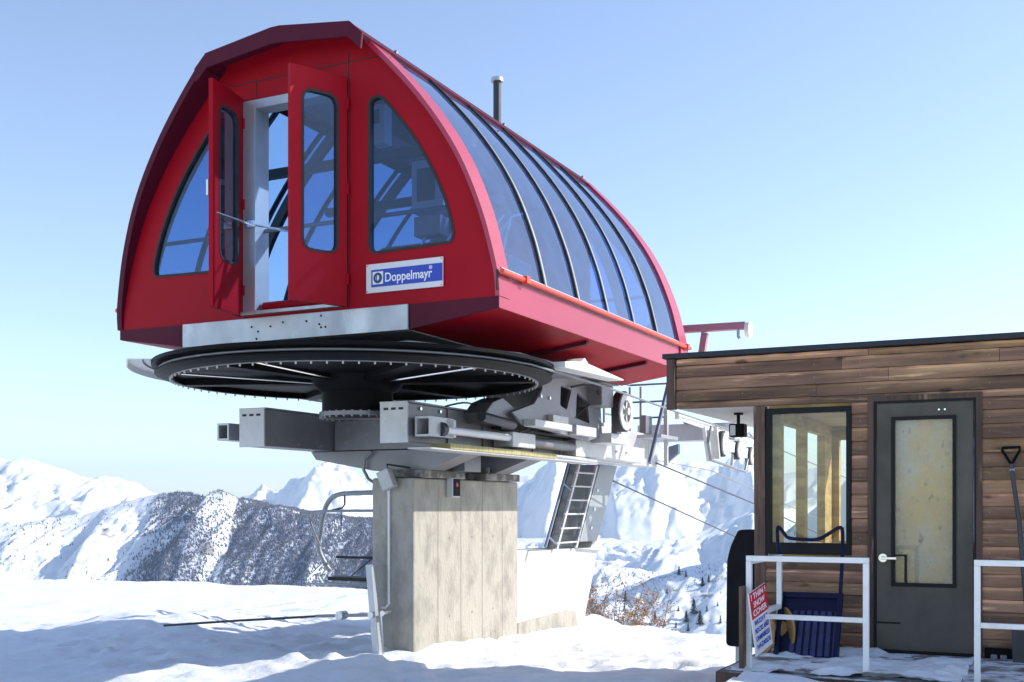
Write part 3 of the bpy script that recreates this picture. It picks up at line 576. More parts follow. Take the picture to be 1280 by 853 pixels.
htube(-5.90,-5.72,9.78,10.25,.71,.91,fr,'light_steel'); MB().box((-5.945,10.1,.72),(-5.72,10.3,.90)).build('tube_bracket','light_steel',fr)
MB().box((-7.72,11.15,.70),(-7.66,11.30,1.02)).build('joint_plate','galv',fr); m=MB(); [m.cyl((-7.66,11.2,.74+.075*i),(-7.63,11.2,.74+.075*i),.018,8) for i in range(4)]; m.build('joint_bolts','chrome',fr)
# crossheads down to the pier
for y0,y1 in ((10.95,11.35),(12.6,13.0)):
    MB().prism([(-8.02,.652),(-5.96,.652),(-5.96,.60),(-6.45,.42),(-7.15,.42),(-7.95,.56)],1,y0,y1).build('crosshead','grey_steel',fr,bevel=.006)
    MB().box((-7.70,y0+.02,.66),(-6.25,y1-.02,1.0)).build('cross_girder','grey_steel',fr,bevel=.006)
MB().prism([(-7.72,1.0),(-7.72,.5),(-7.1,.42),(-6.3,.42),(-6.3,.95)],1,11.55,11.95).build('gusset_box','grey_steel',fr,bevel=.006)
# hydraulic cylinder along the right-hand beam
hy=MB().cyl((-5.74,10.0,.79),(-5.74,12.0,.79),.042,16).build('piston_rod','white_paint',fr,smooth=40)
MB().cyl((-5.74,9.98,.79),(-5.74,10.06,.79),.075,16).build('rod_collar','dark_metal',hy,smooth=40)
MB().box((-5.93,11.55,.69),(-5.68,12.15,.86)).build('cylinder_head','light_steel',fr,bevel=.01)
MB().cyl((-5.80,12.15,.78),(-5.80,13.5,.78),.065,18).build('cylinder','grey_steel',fr,smooth=40)
MB().box((-5.93,13.5,.66),(-5.74,16.1,.88)).build('cylinder_box','light_steel',fr,bevel=.008)
MB().box((-5.93,11.5,.885),(-5.80,14.4,.915)).build('guide_rail','dark_metal',fr)
MB().box((-5.942,10.15,.602),(-5.70,12.8,.655)).build('cable_chain','yellow',fr); MB().box((-5.97,9.76,.585),(-5.71,14.2,.600)).build('lower_flange','light_steel',fr); MB().box((-5.97,12.81,.601),(-5.73,14.2,.652)).build('lower_channel','light_steel',fr)  # chain and flange widened past the beam to cast the pier-top shadow band
# motor bracket and side plates with cut-outs
mb_=MB().prism([(10.88,1.02),(11.05,1.15),(11.3,1.22),(11.62,1.12),(11.62,.92),(10.98,.92)],0,-5.95,-5.68).build('bracket_box','grey_steel',fr,bevel=.012)
MB().cyl((-5.66,10.75,.97),(-5.66,11.5,.93),.055,14).build('pin','dark_metal',fr,smooth=40)
ap=[(12.21,1.63),(13.95,1.64),(14.05,.95),(13.56,.85),(12.67,.90),(11.67,.94),(11.36,1.06),(11.94,1.20),(12.16,1.38)]
MB().prism(ap,0,-5.64,-5.60,holes=[roundcorner([(12.70,1.48),(13.03,1.46),(12.88,1.20),(12.68,1.24)],.03,3),roundcorner([(13.20,1.44),(13.55,1.36),(13.62,1.08),(13.16,1.12)],.03,3)]).build('side_plate','grey_steel',fr,bevel=.004)
MB().prism(ap,0,-6.30,-6.26).build('side_plate','grey_steel',fr,bevel=.004)
MB().box((-6.26,13.7,.95),(-5.64,13.95,1.6)).build('web_plate','grey_steel',fr)
MB().box((-5.6,12.3,1.0),(-5.52,12.75,1.10)).build('stiffener','light_steel',fr,bevel=.006); MB().box((-5.6,12.95,.90),(-5.50,13.6,1.02)).build('stiffener','light_steel',fr,bevel=.006)
MB().box((-5.60,11.65,.92),(-5.45,12.7,1.0)).build('stiffener','light_steel',fr,bevel=.006)
MB().prism([(10.68,1.43),(12.35,1.46),(12.35,1.475),(11.3,1.535),(11.2,1.585),(11.1,1.535),(10.68,1.49)],0,-4.86,-4.66).build('tray','white_paint',fr,bevel=.004)
MB().box((-5.75,13.55,1.30),(-5.40,13.95,1.58)).build('actuator','grey_steel',fr,bevel=.02)
MB().tube([(-5.55,12.9,1.48),(-5.5,13.2,1.54),(-5.45,13.5,1.50),(-5.45,13.6,1.40)],.014,6).build('hose','rubber',fr,smooth=40)
MB().box((-5.9,14.0,.85),(-5.45,14.6,.98)).build('sheave_mount','light_steel',fr,bevel=.01)
MB().tube([(-7.14,10.9,.64),(-7.24,10.9,.55),(-7.25,10.9,.43),(-7.19,10.9,.33),(-7.08,10.88,.27)],.018,8).build('conduit_loop','grey_steel',fr,smooth=40)
sv=thing('rope_pulley',(-5.35,14.2,1.27),'small grey spoked sheave wheel beside the haul rope','wheel')
MB().lathe([(.22,-.05),(.27,-.05),(.27,.05),(.22,.05)],(-5.38,14.2,1.27),40,ax=0).build('tyre','rubber',sv,smooth=35)
MB().lathe([(.15,.0),(.25,.0),(.25,.06),(.15,.06)],(-5.37,14.2,1.27),40,ax=0).build('rim','light_steel',sv,smooth=35)
m=MB(); [m.beam((-5.34,14.2,1.27),(-5.34,14.2+.17*math.cos(k*1.2566),1.27+.17*math.sin(k*1.2566)),.04,.03,up=(1,0,0)) for k in range(5)]; m.cyl((-5.4,14.2,1.27),(-5.28,14.2,1.27),.05,14); m.build('spokes','light_steel',sv)
MB().box((-5.5,14.12,.98),(-5.42,14.28,1.35)).build('bracket','grey_steel',sv)
for k,y in enumerate((10.5,11.3,12.6,14.2,15.6,16.8)):
    MB().box((-5.945,y,.66),(-5.925,y+.03,1.04)).build('stiffener_plate','light_steel' if y>13 else 'grey_steel',fr)  # lighter beyond the cabin's shadow: sunlight put into the colour here too
for (a,b,c) in (((-5.68,11.7,.86),(-5.6,12.4,.98),(-5.66,13.4,.90)),((-5.70,11.9,.86),(-5.62,12.9,1.02),(-5.58,13.6,1.34)),((-5.9,10.4,1.06),(-5.86,11.0,1.12),(-5.9,11.6,1.10))):
    MB().tube(catmull([a,tuple((Vector(a)+Vector(b))/2+Vector((.03,0,.03))),b,tuple((Vector(b)+Vector(c))/2),c],3),.010,6).build('hydraulic_hose','rubber',fr,smooth=60)
for y in (9.95,10.35,10.75): MB().cyl((-5.943,y,1.0),(-5.925,y,1.0),.018,8).build('bolt','chrome',fr)
for y in (9.9,10.3,10.7,11.1): MB().cyl((-7.713,y,.70),(-7.70,y,.70),.014,8).build('bolt','chrome',fr)
for y in (12.1,12.35,13.75,14.9,15.3): MB().cyl((-5.598,y,1.3) if y<14 else (-5.73,y,.78),(-5.58,y,1.3) if y<14 else (-5.72,y,.78),.02,8).build('bolt','chrome',fr)
MB().box((-6.1,15.0,1.142),(-5.95,15.5,1.20)).build('junction_box','cabinet',fr,bevel=.01)
MB().box((-5.92,12.9,.905),(-5.62,13.4,.925)).build('shelf','light_steel',fr)
# ================================================================ PIER
pr=thing('concrete_pier',(-6.78,12.05,-1.75),'tall board-formed concrete pier under the steel frame','pier')
bd=MB(); bd.box((-7.04,10.75,-2.2),(-6.50,13.36,.33)); bd.build('shaft','concrete',pr,bevel=.02)
for y in (10.88,12.35):
    b=MB().box((-7.02,y,.335),(-6.44,y+.95,.425)).build('bearing_plate','rust_dark',pr,bevel=.015); m=MB()
    for k in range(3): m.cyl((-6.52,y+.2+.25*k,.425),(-6.52,y+.2+.25*k,.50),.025,8); m.cyl((-6.9,y+.2+.25*k,.425),(-6.9,y+.2+.25*k,.50),.025,8)
    m.build('anchor_bolts','grey_steel',b)
m=MB()
for k,y in enumerate((11.28,11.82,12.36,12.9)): m.box((-6.499,y,-1.9),(-6.4975,y+.006,.32))
m.build('form_joints','concrete_joint',pr)
MB().box((-6.95,13.36,-1.45),(-6.5,15.6,-1.38)).build('footing_lip','concrete',pr) if False else None
for y in (11.55,12.1,12.65):
    for z_ in (-1.25,-.35): MB().cyl((-6.5005,y,z_),(-6.4975,y,z_),.014,10).build('tie_hole','concrete_joint',pr)
sg2=thing('signal_box',(-6.49,11.6,.12),'small grey signal box with dark red lamps on the sunlit pier face','signal')
MB().box((-6.50,11.48,.12),(-6.42,11.66,.345)).build('case','cabinet',sg2,bevel=.005)
MB().box((-6.419,11.495,.135),(-6.412,11.645,.335)).build('lens_panel','black_paint',sg2); MB().cyl((-6.412,11.57,.265),(-6.407,11.57,.265),.025,12).build('lamp','sign_red',sg2)
jb=thing('floodlight',(-6.78,10.7,.25),'tilted grey floodlight housing at the top of the dark pier face','lamp')
q=MB().box((-6.86,10.60,.20),(-6.70,10.70,.42)); cc=Vector((-6.78,10.65,.31)); R_=Matrix.Rotation(math.radians(-24),3,'Y'); q.v=[tuple(cc+R_@(Vector(p)-cc)) for p in q.v]; q.build('housing','light_steel',jb,bevel=.012)
MB().tube([(-6.78,10.68,.40),(-6.84,10.74,.48),(-6.7,10.8,.46),(-6.6,10.85,.44)],.012,6).build('cable','rubber',jb,smooth=40)
cd=MB().tube([(-6.80,10.72,.2),(-6.80,10.72,-1.06),(-6.83,10.70,-1.10),(-6.88,10.68,-1.10)],.014,8).build('conduit','white_paint',None,base=(-6.8,10.72,-1.1),smooth=40); tag(cd,'thin pale conduit running down the dark face of the pier','conduit')
# boom gate
gt=thing('boom_gate',(-6.9,10.55,-1.75),'boom gate with galvanised channel post and long dark arm before the pier','gate')
q=MB().beam((-6.925,10.56,-.62),(-6.80,10.56,-1.9),.10,.08,up=(0,1,0)); q.beam((-6.87,10.5,-.64),(-6.745,10.5,-1.9),.012,.06,up=(0,1,0)); q.build('post','galv',gt)
MB().beam((-6.83,10.52,-1.165),(-7.64,10.54,-1.215),.035,.05,up=(0,1,0)).build('arm_socket','grey_steel',gt)
MB().tube([(-7.6,10.54,-1.213),(-8.8,10.58,-1.32),(-9.94,10.6,-1.43)],.014,8).build('arm','dark_metal',gt,smooth=40)
for a,b,r in (((-6.86,10.44,-1.165),(-6.86,10.62,-1.165),.035),((-7.3,10.48,-1.19),(-7.3,10.6,-1.19),.05),((-6.72,10.46,-1.14),(-6.72,10.6,-1.14),.03)): MB().cyl(a,b,r,12).build('pivot','chrome',gt)
MB().tube([(-6.76,10.5,-1.15),(-6.70,10.5,-2.0)],.012,6).build('chain','chrome',gt)
# white concrete base
wb=thing('support_block',(-6.8,14.8,-1.8),'white concrete base with a sloping side behind the tall pier','base')
MB().prism([(13.37,-2.4),(15.0,-2.4),(15.62,-1.70),(16.30,-.42),(16.05,-.42),(15.9,-.60),(13.37,-.555)],0,-7.05,-6.52).build('body','concrete_white',wb,bevel=.012)
MB().prism([(13.37,-2.3),(15.5,-2.3),(15.28,-1.50),(15.05,-1.46),(13.37,-1.50)],0,-6.53,-6.50).build('footing','concrete',wb)
# inclined steel leg and ladder
lg=thing('inclined_leg',(-6.8,15.9,-.55),'inclined grey steel leg under the end of the frame','steel leg')
q=MB().add([(-6.95,15.42,-.50),(-6.50,15.42,-.50),(-6.50,16.10,-.50),(-6.95,16.10,-.50),(-6.95,16.22,.66),(-6.50,16.22,.66),(-6.50,16.95,.66),(-6.95,16.95,.66)],[(0,3,2,1),(4,5,6,7),(0,1,5,4),(1,2,6,5),(2,3,7,6),(3,0,4,7)]); q.build('column','dull_steel',lg,bevel=.01)
for k in range(3): MB().cyl((-6.50,15.85+.12*k,-.3+.28*k),(-6.485,15.85+.12*k,-.3+.28*k),.03,8).build('bolt','chrome',lg)
MB().prism([(14.44,-.56),(15.30,-.56),(16.10,.64),(15.24,.64)],0,-6.60,-6.56).build('back_plate','dark_metal',lg)
ld=thing('ladder',(-6.46,15.0,-.55),'steel ladder with thin rungs leaning up to the frame behind the pier','ladder')
LV=-6.46
def lyz(t,s_): # t along the climb 0..1, s_ across 0..1
    a=Vector((14.50,-.57)).lerp(Vector((15.30,.63)),t); b=Vector((15.18,-.57)).lerp(Vector((15.98,.63)),t); c=a.lerp(b,s_); return (LV,c.x,c.y)
for s_ in (0,1): MB().beam(lyz(0,s_),lyz(1,s_),.05,.03,up=(1,0,0)).build('stile','light_steel',ld)
for k in range(6): t=(k+.4)/6; MB().tube([lyz(t,-.08),lyz(t,1.04)],.014,8).build('rung','light_steel',ld)
MB().tube([(-6.3,14.55,.62),(-6.3,13.78,-.52)],.022,8).build('handrail','blue_steel',ld,smooth=40)
for k in (.75,.12): a=Vector((-6.3,13.78+.77*k,-.52+1.14*k)); MB().beam(tuple(a),lyz(k-.08,0),.02).build('rail_stay','blue_steel',ld)
# catwalk with railings beyond the frame
cw=thing('catwalk',(-6.0,17.0,1.1),'small grey catwalk with thin railings beyond the bullwheel','catwalk')
MB().box((-6.5,16.3,1.05),(-5.55,17.1,1.10)).build('platform','galv',cw)
for p in ((-6.31,17),(-6.13,17),(-5.69,17)): MB().tube([(p[0],p[1],1.05),(p[0],p[1],1.90)],.02,8).build('post','grey_steel',cw)
MB().tube([(-6.31,15.9,1.05),(-6.31,15.9,1.90)],.02,8).build('post','grey_steel',cw)
for z in (1.93,1.66,1.41): MB().tube([(-6.31,15.9,z),(-6.31,17,z),(-5.68,17,z)],.016,8).build('rail','grey_steel',cw)
MB().beam((-5.3,15.86,1.78),(-5.3,15.06,.62),.05,.04,up=(1,0,0)).build('diagonal_strut','blue_steel',cw)
MB().box((-5.72,16.9,.65),(-5.66,16.96,1.6)).build('post','light_steel',cw)
MB().box((-6.0,16.6,1.14),(-5.9,16.9,1.42)).build('control_box','grey_steel',cw,bevel=.01)
cb_=thing('crossarm',(-5.8,18.0,1.1),'pale horizontal steel crossarm running behind the shed roof','crossarm')
MB().box((-6.55,18.0,1.09),(-4.9,18.3,1.37)).build('beam','galv',cb_,bevel=.01); MB().box((-5.72,17.9,1.37),(-5.5,18.2,1.43)).build('bracket','dark_metal',cb_); MB().prism([(-5.78,.70),(-5.58,.86),(-5.58,1.0),(-5.78,.95)],1,17.2,17.3).build('foot','blue_steel',cb_)
# sheave train
st=thing('sheave_train',(-4.9,17.2,1.0),'white sheave train with guide wheels and a hanging catcher bar under the rope','sheave train')
MB().beam((-4.92,15.1,1.27),(-4.92,19.8,1.10),.06,.10).build('top_beam','white_paint',st)
MB().beam((-4.92,17.3,1.0),(-4.92,20.2,.78),.12,.16).build('lower_beam','white_paint',st)
for (y,z,r) in ((17.15,.98,.20),(18.0,.92,.15),(18.8,.86,.15),(19.5,.80,.15)):
    wv=MB().lathe([(r*.8,-.05),(r,-.05),(r,.03),(r*.8,.03)],(-4.86,y,z),28,ax=0).build('wheel','rubber',st,smooth=35); MB().lathe([(.02,.03),(r*.86,.03),(r*.86,.055),(.02,.055)],(-4.86,y,z),28,ax=0).build('wheel_face','light_steel',wv,smooth=35)
m=MB(); m.tube([(-4.85,16.5,1.2),(-4.85,16.35,.95),(-4.85,16.5,.71),(-4.85,17.6,.64),(-4.85,18.45,.59),(-4.85,18.6,.80)],.022,8); m.build('catcher_bar','grey_steel',st,smooth=50)
for a,b,c,d in (((-4.9,16.3,1.2),(-4.9,16.55,.7),.05,.05),((-4.9,16.8,1.22),(-4.9,16.95,.75),.12,.05),((-4.9,17.9,.9),(-4.9,17.8,.62),.04,.04)): MB().beam(a,b,c,d).build('hanger','light_steel',st)
MB().tube([(-4.9,18.2,1.1),(-4.9,18.9,1.25),(-4.9,19.8,1.02),(-4.9,20.4,.9)],.015,6).build('hose','grey_steel',st,smooth=40)
ga=thing('lifting_arm',(-4.5,15.5,1.9),'dusty pink steel lifting arm with pulley beyond the cabin','lifting arm')
MB().beam((-5.02,15.5,2.51),(-4.06,15.5,2.50),.12,.10).build('boom','pink_steel',ga,bevel=.006); MB().box((-5.06,15.44,2.455),(-4.98,15.56,2.565)).build('end_cap','rubber',ga)
MB().beam((-4.64,15.5,2.44),(-4.80,15.5,1.4),.09,.09).build('mast','pink_steel',ga,bevel=.006)
MB().lathe([(.02,-.03),(.11,-.03),(.11,.03),(.02,.03)],(-4.03,15.5,2.44),24,ax=0).build('pulley','white_paint',ga,smooth=35); MB().tube([(-4.17,15.5,2.44),(-4.17,15.5,2.36),(-4.15,15.5,2.33)],.022,8).build('hook','galv',ga)
# ropes
def rope(name,label,pts,r,m='grey_steel',group=None):
    o=MB().tube(pts,r,8).build(name,m,None,base=pts[0],smooth=60); tag(o,label,'rope' if 'rope' in name else 'cable',group)
rp=[(WC[0]+2.0,10.05,1.395),(-4.80,12,1.38),(-4.84,15,1.29),(-4.88,19,1.18),(-4.9,30,.6),(-4.9,60,-2.5),(-4.9,200,-28)]
arc=[(WC[0]+1.995*math.cos(math.radians(a)),WC[1]+1.995*math.sin(math.radians(a)),1.39) for a in range(180,361,8)]
left=[(-8.9,200,-28),(-8.85,60,-2.0),(-8.8,30,1.0),(-8.78,15,1.36)]
rope('haul_rope','steel haul rope leaving the bullwheel towards the shed',left+arc+rp,.013,'grey_steel')
rope('guy_cable','thin dark cable from the frame end, the upper of two',[(-5.9,17.1,.70),(-5.85,23,.08),(-5.8,40,-1.9)],.014,'dark_metal')
rope('guy_cable','thin dark cable below the frame, the lower of two',[(-6.2,16.0,.40),(-5.9,21.6,-.54),(-5.7,40,-4.2)],.012,'dark_metal')
# ================================================================ CHAIR
ch=thing('lift_chair',(-8.85,14.0,-1.15),'empty lift chair with tubular bail hanging left of the pier','lift chair')
def ctube(pts,r,nm,mt='dull_steel'):
    P=catmull([tuple(p) for p in pts],5); return MB().tube(P,r*1.25,10).build(nm,mt,ch,smooth=50)
ctube([(-8.80,13.85,.22),(-9.3,13.85,.215),(-9.66,13.85,.19),(-9.84,13.86,.08),(-9.94,13.88,-.12),(-10.0,13.9,-.35),(-10.08,13.95,-.58),(-10.0,14.0,-.82),(-9.93,14.05,-.95)],.030,'bail')
ctube([(-8.80,13.85,.22),(-8.3,13.85,.215),(-7.94,13.85,.19),(-7.76,13.86,.08),(-7.66,13.88,-.12),(-7.6,13.9,-.35),(-7.52,13.95,-.58),(-7.6,14.0,-.82),(-7.67,14.05,-.95)],.030,'bail')
MB().tube([(-8.80,13.86,.22),(-8.80,13.9,1.0),(-8.80,14.0,1.38)],.035,8).build('hanger','galv',ch); MB().box((-8.86,13.9,1.36),(-8.74,14.2,1.46)).build('grip','dark_metal',ch)
ctube([(-9.93,14.05,-.95),(-9.80,13.75,-1.06),(-9.6,13.6,-1.09),(-8.8,13.6,-1.10),(-8.0,13.6,-1.09),(-7.8,13.75,-1.06),(-7.67,14.05,-.95)],.022,'seat_tube')
MB().box((-9.72,13.66,-1.05),(-7.88,14.0,-.995)).build('seat','rubber',ch,bevel=.02); MB().box((-9.86,14.06,-.75),(-7.74,14.10,-.71)).build('backrest','rubber',ch,bevel=.02)
MB().tube([(-9.2,14.1,-.72),(-9.5,13.95,-1.0)],.008,6).build('strap','dark_metal',ch)
q=ctube([(-10.02,13.9,-.55),(-9.93,13.6,-.3),(-9.92,13.5,-.1),(-9.86,13.5,-.06),(-9.5,13.5,-.045),(-8.8,13.5,-.04),(-8.1,13.5,-.045),(-7.74,13.5,-.06),(-7.68,13.5,-.1),(-7.67,13.6,-.3),(-7.58,13.9,-.55)],.016,'restraint_bar')
MB().tube([(-9.30,13.5,.18),(-9.30,13.5,.05),(-9.34,13.5,.0),(-9.6,13.5,-.05)],.013,6).tube([(-9.36,13.5,-.05),(-9.36,13.5,-.34)],.008,6).build('bar_link','dark_metal',q,smooth=50)
m=MB().tube([(-10.0,14.0,-.8),(-10.10,13.7,-1.05),(-10.03,13.6,-1.10),(-9.6,13.6,-1.10)],.016,6).build('footrest','galv',ch,smooth=50)
# ================================================================ SHED
UF=9.9; SD=12.5
sh=thing('operator_shed',(-1.0,UF,-1.2),'brown plank operator shed with flat black roof, door and window','shed')
# siding rows
rows=[]; z=1.335
for hgt in (.06,.105,.115,.105,.062): rows.append((z-hgt,z,True)); z-=hgt
while z>-1.35:
    hgt=random.choice([.10,.105,.11,.115]); rows.append((z-hgt,z,False)); z-=hgt
OP=[(-2.412,-1.692,-.405,.862),(-1.53,-.70,-1.30,.895)]
m=MB()
for (z0,z1,fas) in rows:
    x0=-3.225 if fas else -2.415; segs=[(x0,2.6)]
    for (a,b,c,d) in OP:
        if z1>c+.02 and z0<d-.02:
            ns=[]
            for (p,q) in segs:
                if a>p: ns.append((p,min(a,q)))
                if b<q: ns.append((max(b,p),q))
                if a<=p and b>=q: pass
            segs=[s_ for s_ in ns if s_[1]-s_[0]>.02]
    for (p,q) in segs:
        cuts=[p]; x=p
        while q-x>2.6: x+=random.uniform(1.2,2.3); cuts.append(x)
        cuts.append(q)
        for i in range(len(cuts)-1):
            a,b=cuts[i]+.0015,cuts[i+1]-.0015; o=random.uniform(0,.006); g_=random.uniform(.6,1.65); t=(g_,g_*random.uniform(.93,1.02),g_*random.uniform(.88,1.05))
            if fas and z0>1.04 and z1<1.2: t=tuple(c*1.5 for c in t)
            pr_=[(UF+.03,z0+.001),(UF-.016-o,z0+.001),(UF-.0135-o,z1-.030),(UF-.012-o,z1-.022),(UF-.002-o*.5,z1-.003),(UF+.03,z1-.003)]
            # subdivide along the board for irregular edges
            n=max(2,int((b-a)/.12)); vs=[]
            for k in range(n+1):
                xx=a+(b-a)*k/n; jz=random.uniform(-.0025,.0025); jy=random.uniform(-.002,.002)
                for qi,(yy,zz) in enumerate(pr_): vs.append((xx,yy+(jy if 0<qi<5 else 0),zz+(jz if qi in (3,4) else 0)))
            fs=[tuple(range(6)),tuple(n*6+j for j in range(5,-1,-1))]; edge_glint=[max(1.,min(3.4,1.4+2.6*(vnoise(np.array([(a+(b-a)*k/n)*2.1]),np.array([z0*37.]),5)[0]-.35)+random.uniform(-.4,.4))) for k in range(n+1)]
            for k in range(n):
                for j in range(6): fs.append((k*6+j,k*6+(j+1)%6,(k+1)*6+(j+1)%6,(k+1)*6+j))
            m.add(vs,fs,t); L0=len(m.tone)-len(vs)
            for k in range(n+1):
                for j in (2,3,4): q_=edge_glint[k] if j!=2 else 1+.25*(edge_glint[k]-1); m.tone[L0+k*6+j]=(t[0]*q_*1.05,t[1]*q_*1.05,t[2]*q_)  # top bevels painted lighter in patches: sun caught along the board edges
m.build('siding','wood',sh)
nl=MB()
for (z0,z1,fas) in rows:
    for x in (-3.15,-2.62,-2.0,-1.62,-.62,-.1,.4):
        if (fas or x>-2.4) and not (not fas and ((-2.42<x<-1.69 and -.41<z0<.87))) : nl.cyl((x,UF-.021,(z0+z1)/2),(x,UF-.012,(z0+z1)/2),.0045,6)
nl.build('nails','dull_steel',sh)
# structural walls (hollow), back and left with windows
fw=[(-2.40,-1.30),(2.6,-1.30),(2.6,1.33),(-2.40,1.33)]
MB().prism(fw,1,UF+.031,UF+.09,holes=[[(-2.39,-.39),(-1.71,-.39),(-1.71,.848),(-2.39,.848)],[(-1.50,-1.17),(-.72,-1.17),(-.72,.87),(-1.50,.87)]]).build('front_wall','plywood',sh)
MB().prism(fw,1,SD-.1,SD,holes=[[(-2.25,-.35),(-1.62,-.35),(-1.62,.72),(-2.25,.72)],[(-1.50,-.35),(-.75,-.35),(-.75,.72),(-1.50,.72)],[(-.3,-.35),(1.6,-.35),(1.6,.72),(-.3,.72)]]).build('back_wall','plywood',sh)
lw_=[(UF+.09,-1.3),(SD-.1,-1.3),(SD-.1,1.33),(UF+.09,1.33)]
MB().prism(lw_,0,-2.40,-2.32,holes=[[(10.15,-.35),(11.0,-.35),(11.0,.75),(10.15,.75)],[(11.15,-.35),(12.0,-.35),(12.0,.75),(11.15,.75)]]).build('left_wall','plywood',sh)
MB().prism(lw_,0,2.52,2.6,holes=[[(10.2,-.6),(12.0,-.6),(12.0,.80),(10.2,.80)]]).build('right_wall','plywood',sh)
MB().box((-2.32,UF+.09,.86),(2.52,SD-.1,.885)).build('ceiling','plywood',sh); MB().box((-2.32,UF+.09,-1.24),(2.52,SD-.1,-1.2)).build('floor','deck_wood',sh)
MB().box((-2.32,11.75,-.40),(-.2,12.09,-.36)).build('bench','plywood',sh)
MB().box((-1.38,UF+.055,-.66),(-.86,UF+.06,.76)).build('door_backing','door_backing',sh)
# overhang roof
MB().box((-3.255,UF+.03,.90),(-3.225,SD,1.335)).build('side_fascia','wood_trim',sh); MB().box((-3.315,UF-.028,.885),(-3.232,UF+.03,1.338)).build('corner_board','wood_trim',sh,bevel=.004)
MB().box((-3.225,UF+.031,.892),(-2.41,SD,.902)).build('soffit','soffit',sh); MB().box((-3.225,SD-.02,.902),(-2.4,SD,1.33)).build('back_fascia','wood_trim',sh)
rf=MB().box((-3.345,UF-.06,1.340),(2.75,SD+.06,1.385)).build('roof','roofing',sh,bevel=.006)
MB().beam((-2.475,UF+.03,.885),(-2.455,UF+.03,-1.75),.105,.10).build('corner_post','wood_post',sh,bevel=.006)
MB().box((-2.40,UF+.03,-1.30),(2.6,UF+.031+.02,-1.18)).build('sill_board','wood_trim',sh)
# window
wf=MB().prism([(-2.412,-.40),(-1.695,-.40),(-1.695,.858),(-2.412,.858)],1,UF-.030,UF+.05,holes=[[(-2.372,-.30),(-1.735,-.30),(-1.735,.812),(-2.372,.812)]]).build('window_frame','black_frame',sh,bevel=.004)
MB().box((-2.372,UF+.008,-.30),(-1.735,UF+.014,.812)).build('window_pane','window_glass',wf)
MB().box((-2.36,UF-.034,-.39),(-1.75,UF-.029,-.305)).build('window_sill','black_frame',wf)
# door
tr=MB(); tr.box((-1.56,UF-.03,-1.30),(-1.512,UF+.05,.93)); tr.box((-.718,UF-.03,-1.30),(-.672,UF+.05,.93)); tr.box((-1.512,UF-.03,.885),(-.718,UF+.05,.93)); tr.box((-1.512,UF-.035,-1.30),(-.718,UF+.06,-1.20)); tr.build('door_trim','wood_trim',sh,bevel=.003)
MB().prism([(-1.512,-1.2),(-.718,-1.2),(-.718,.885),(-1.512,.885)],1,UF-.022,UF+.05,holes=[[(-1.495,-1.18),(-.735,-1.18),(-.735,.868),(-1.495,.868)]]).build('door_jamb','black_frame',sh)
dr=MB().prism([(-1.49,-1.172),(-.74,-1.172),(-.74,.862),(-1.49,.862)],1,UF-.012,UF+.035,holes=[[(-1.345,-.62),(-.895,-.62),(-.895,.725),(-1.345,.725)]]).build('door','door_paint',sh,bevel=.003)
MB().prism([(-1.372,-.648),(-.868,-.648),(-.868,.752),(-1.372,.752)],1,UF-.022,UF-.0125,holes=[[(-1.343,-.617),(-.897,-.617),(-.897,.722),(-1.343,.722)]]).build('glass_bead','black_frame',dr)
MB().box((-1.343,UF+.005,-.617),(-.897,UF+.010,.722)).build('door_pane','door_glass',dr)
m=MB(); m.box((-1.343,UF-.024,-.40),(-1.255,UF-.014,-.385)); m.box((-1.268,UF-.024,-.617),(-1.248,UF-.014,-.385)); m.build('pet_latch','black_frame',dr)
dk=MB().cyl((-1.435,UF-.012,-.415),(-1.435,UF-.04,-.415),.035,20).build('handle_rose','chrome',dr,smooth=40); MB().cyl((-1.435,UF-.06,-.415),(-1.435,UF-.03,-.415),.014,10).box((-1.44,UF-.068,-.428),(-1.325,UF-.052,-.405)).build('handle_lever','chrome',dk,bevel=.004)
m=MB(); [m.cyl((x,UF-.02,.80),(x,UF-.012,.80),.008,8) for x in (-1.0,-.955)]; m.build('closer_bolts','chrome',dr)
m=MB(); m.box((-1.485,UF-.0145,-1.02+.06),(-1.30,UF-.0122,-.945)); m.build('scuff','black_frame',dr)
# camera-like lamp under soffit
lp=thing('soffit_lamp',(-2.85,10.6,.89),'small black lamp hanging under the shed soffit','lamp')
MB().cyl((-2.85,10.6,.891),(-2.85,10.6,.875),.045,14).cyl((-2.85,10.6,.875),(-2.85,10.6,.79),.016,10).build('stem','black_paint',lp,smooth=40); hd_=MB().box((-2.93,10.55,.665),(-2.785,10.68,.79)).build('head','black_paint',lp,bevel=.012); MB().box((-2.915,10.545,.68),(-2.865,10.552,.775)).build('lens','cabinet',hd_)
# outlet
ob=thing('outlet_box',(-.54,UF-.02,-1.17),'black outlet box with two round covers at the foot of the shed wall','outlet box')
MB().box((-.655,UF-.05,-1.30),(-.44,UF-.018,-1.115)).build('case','black_paint',ob,bevel=.005); m=MB(); [m.box((x-.025,UF-.06,-1.225),(x+.025,UF-.048,-1.165)) for x in (-.585,-.515)]; m.build('cover','grey_steel',ob,bevel=.012) ; MB().box((-.66,UF-.12,-1.34),(-.40,UF-.05,-1.31)).build('ledge','dark_metal',ob,bevel=.004)
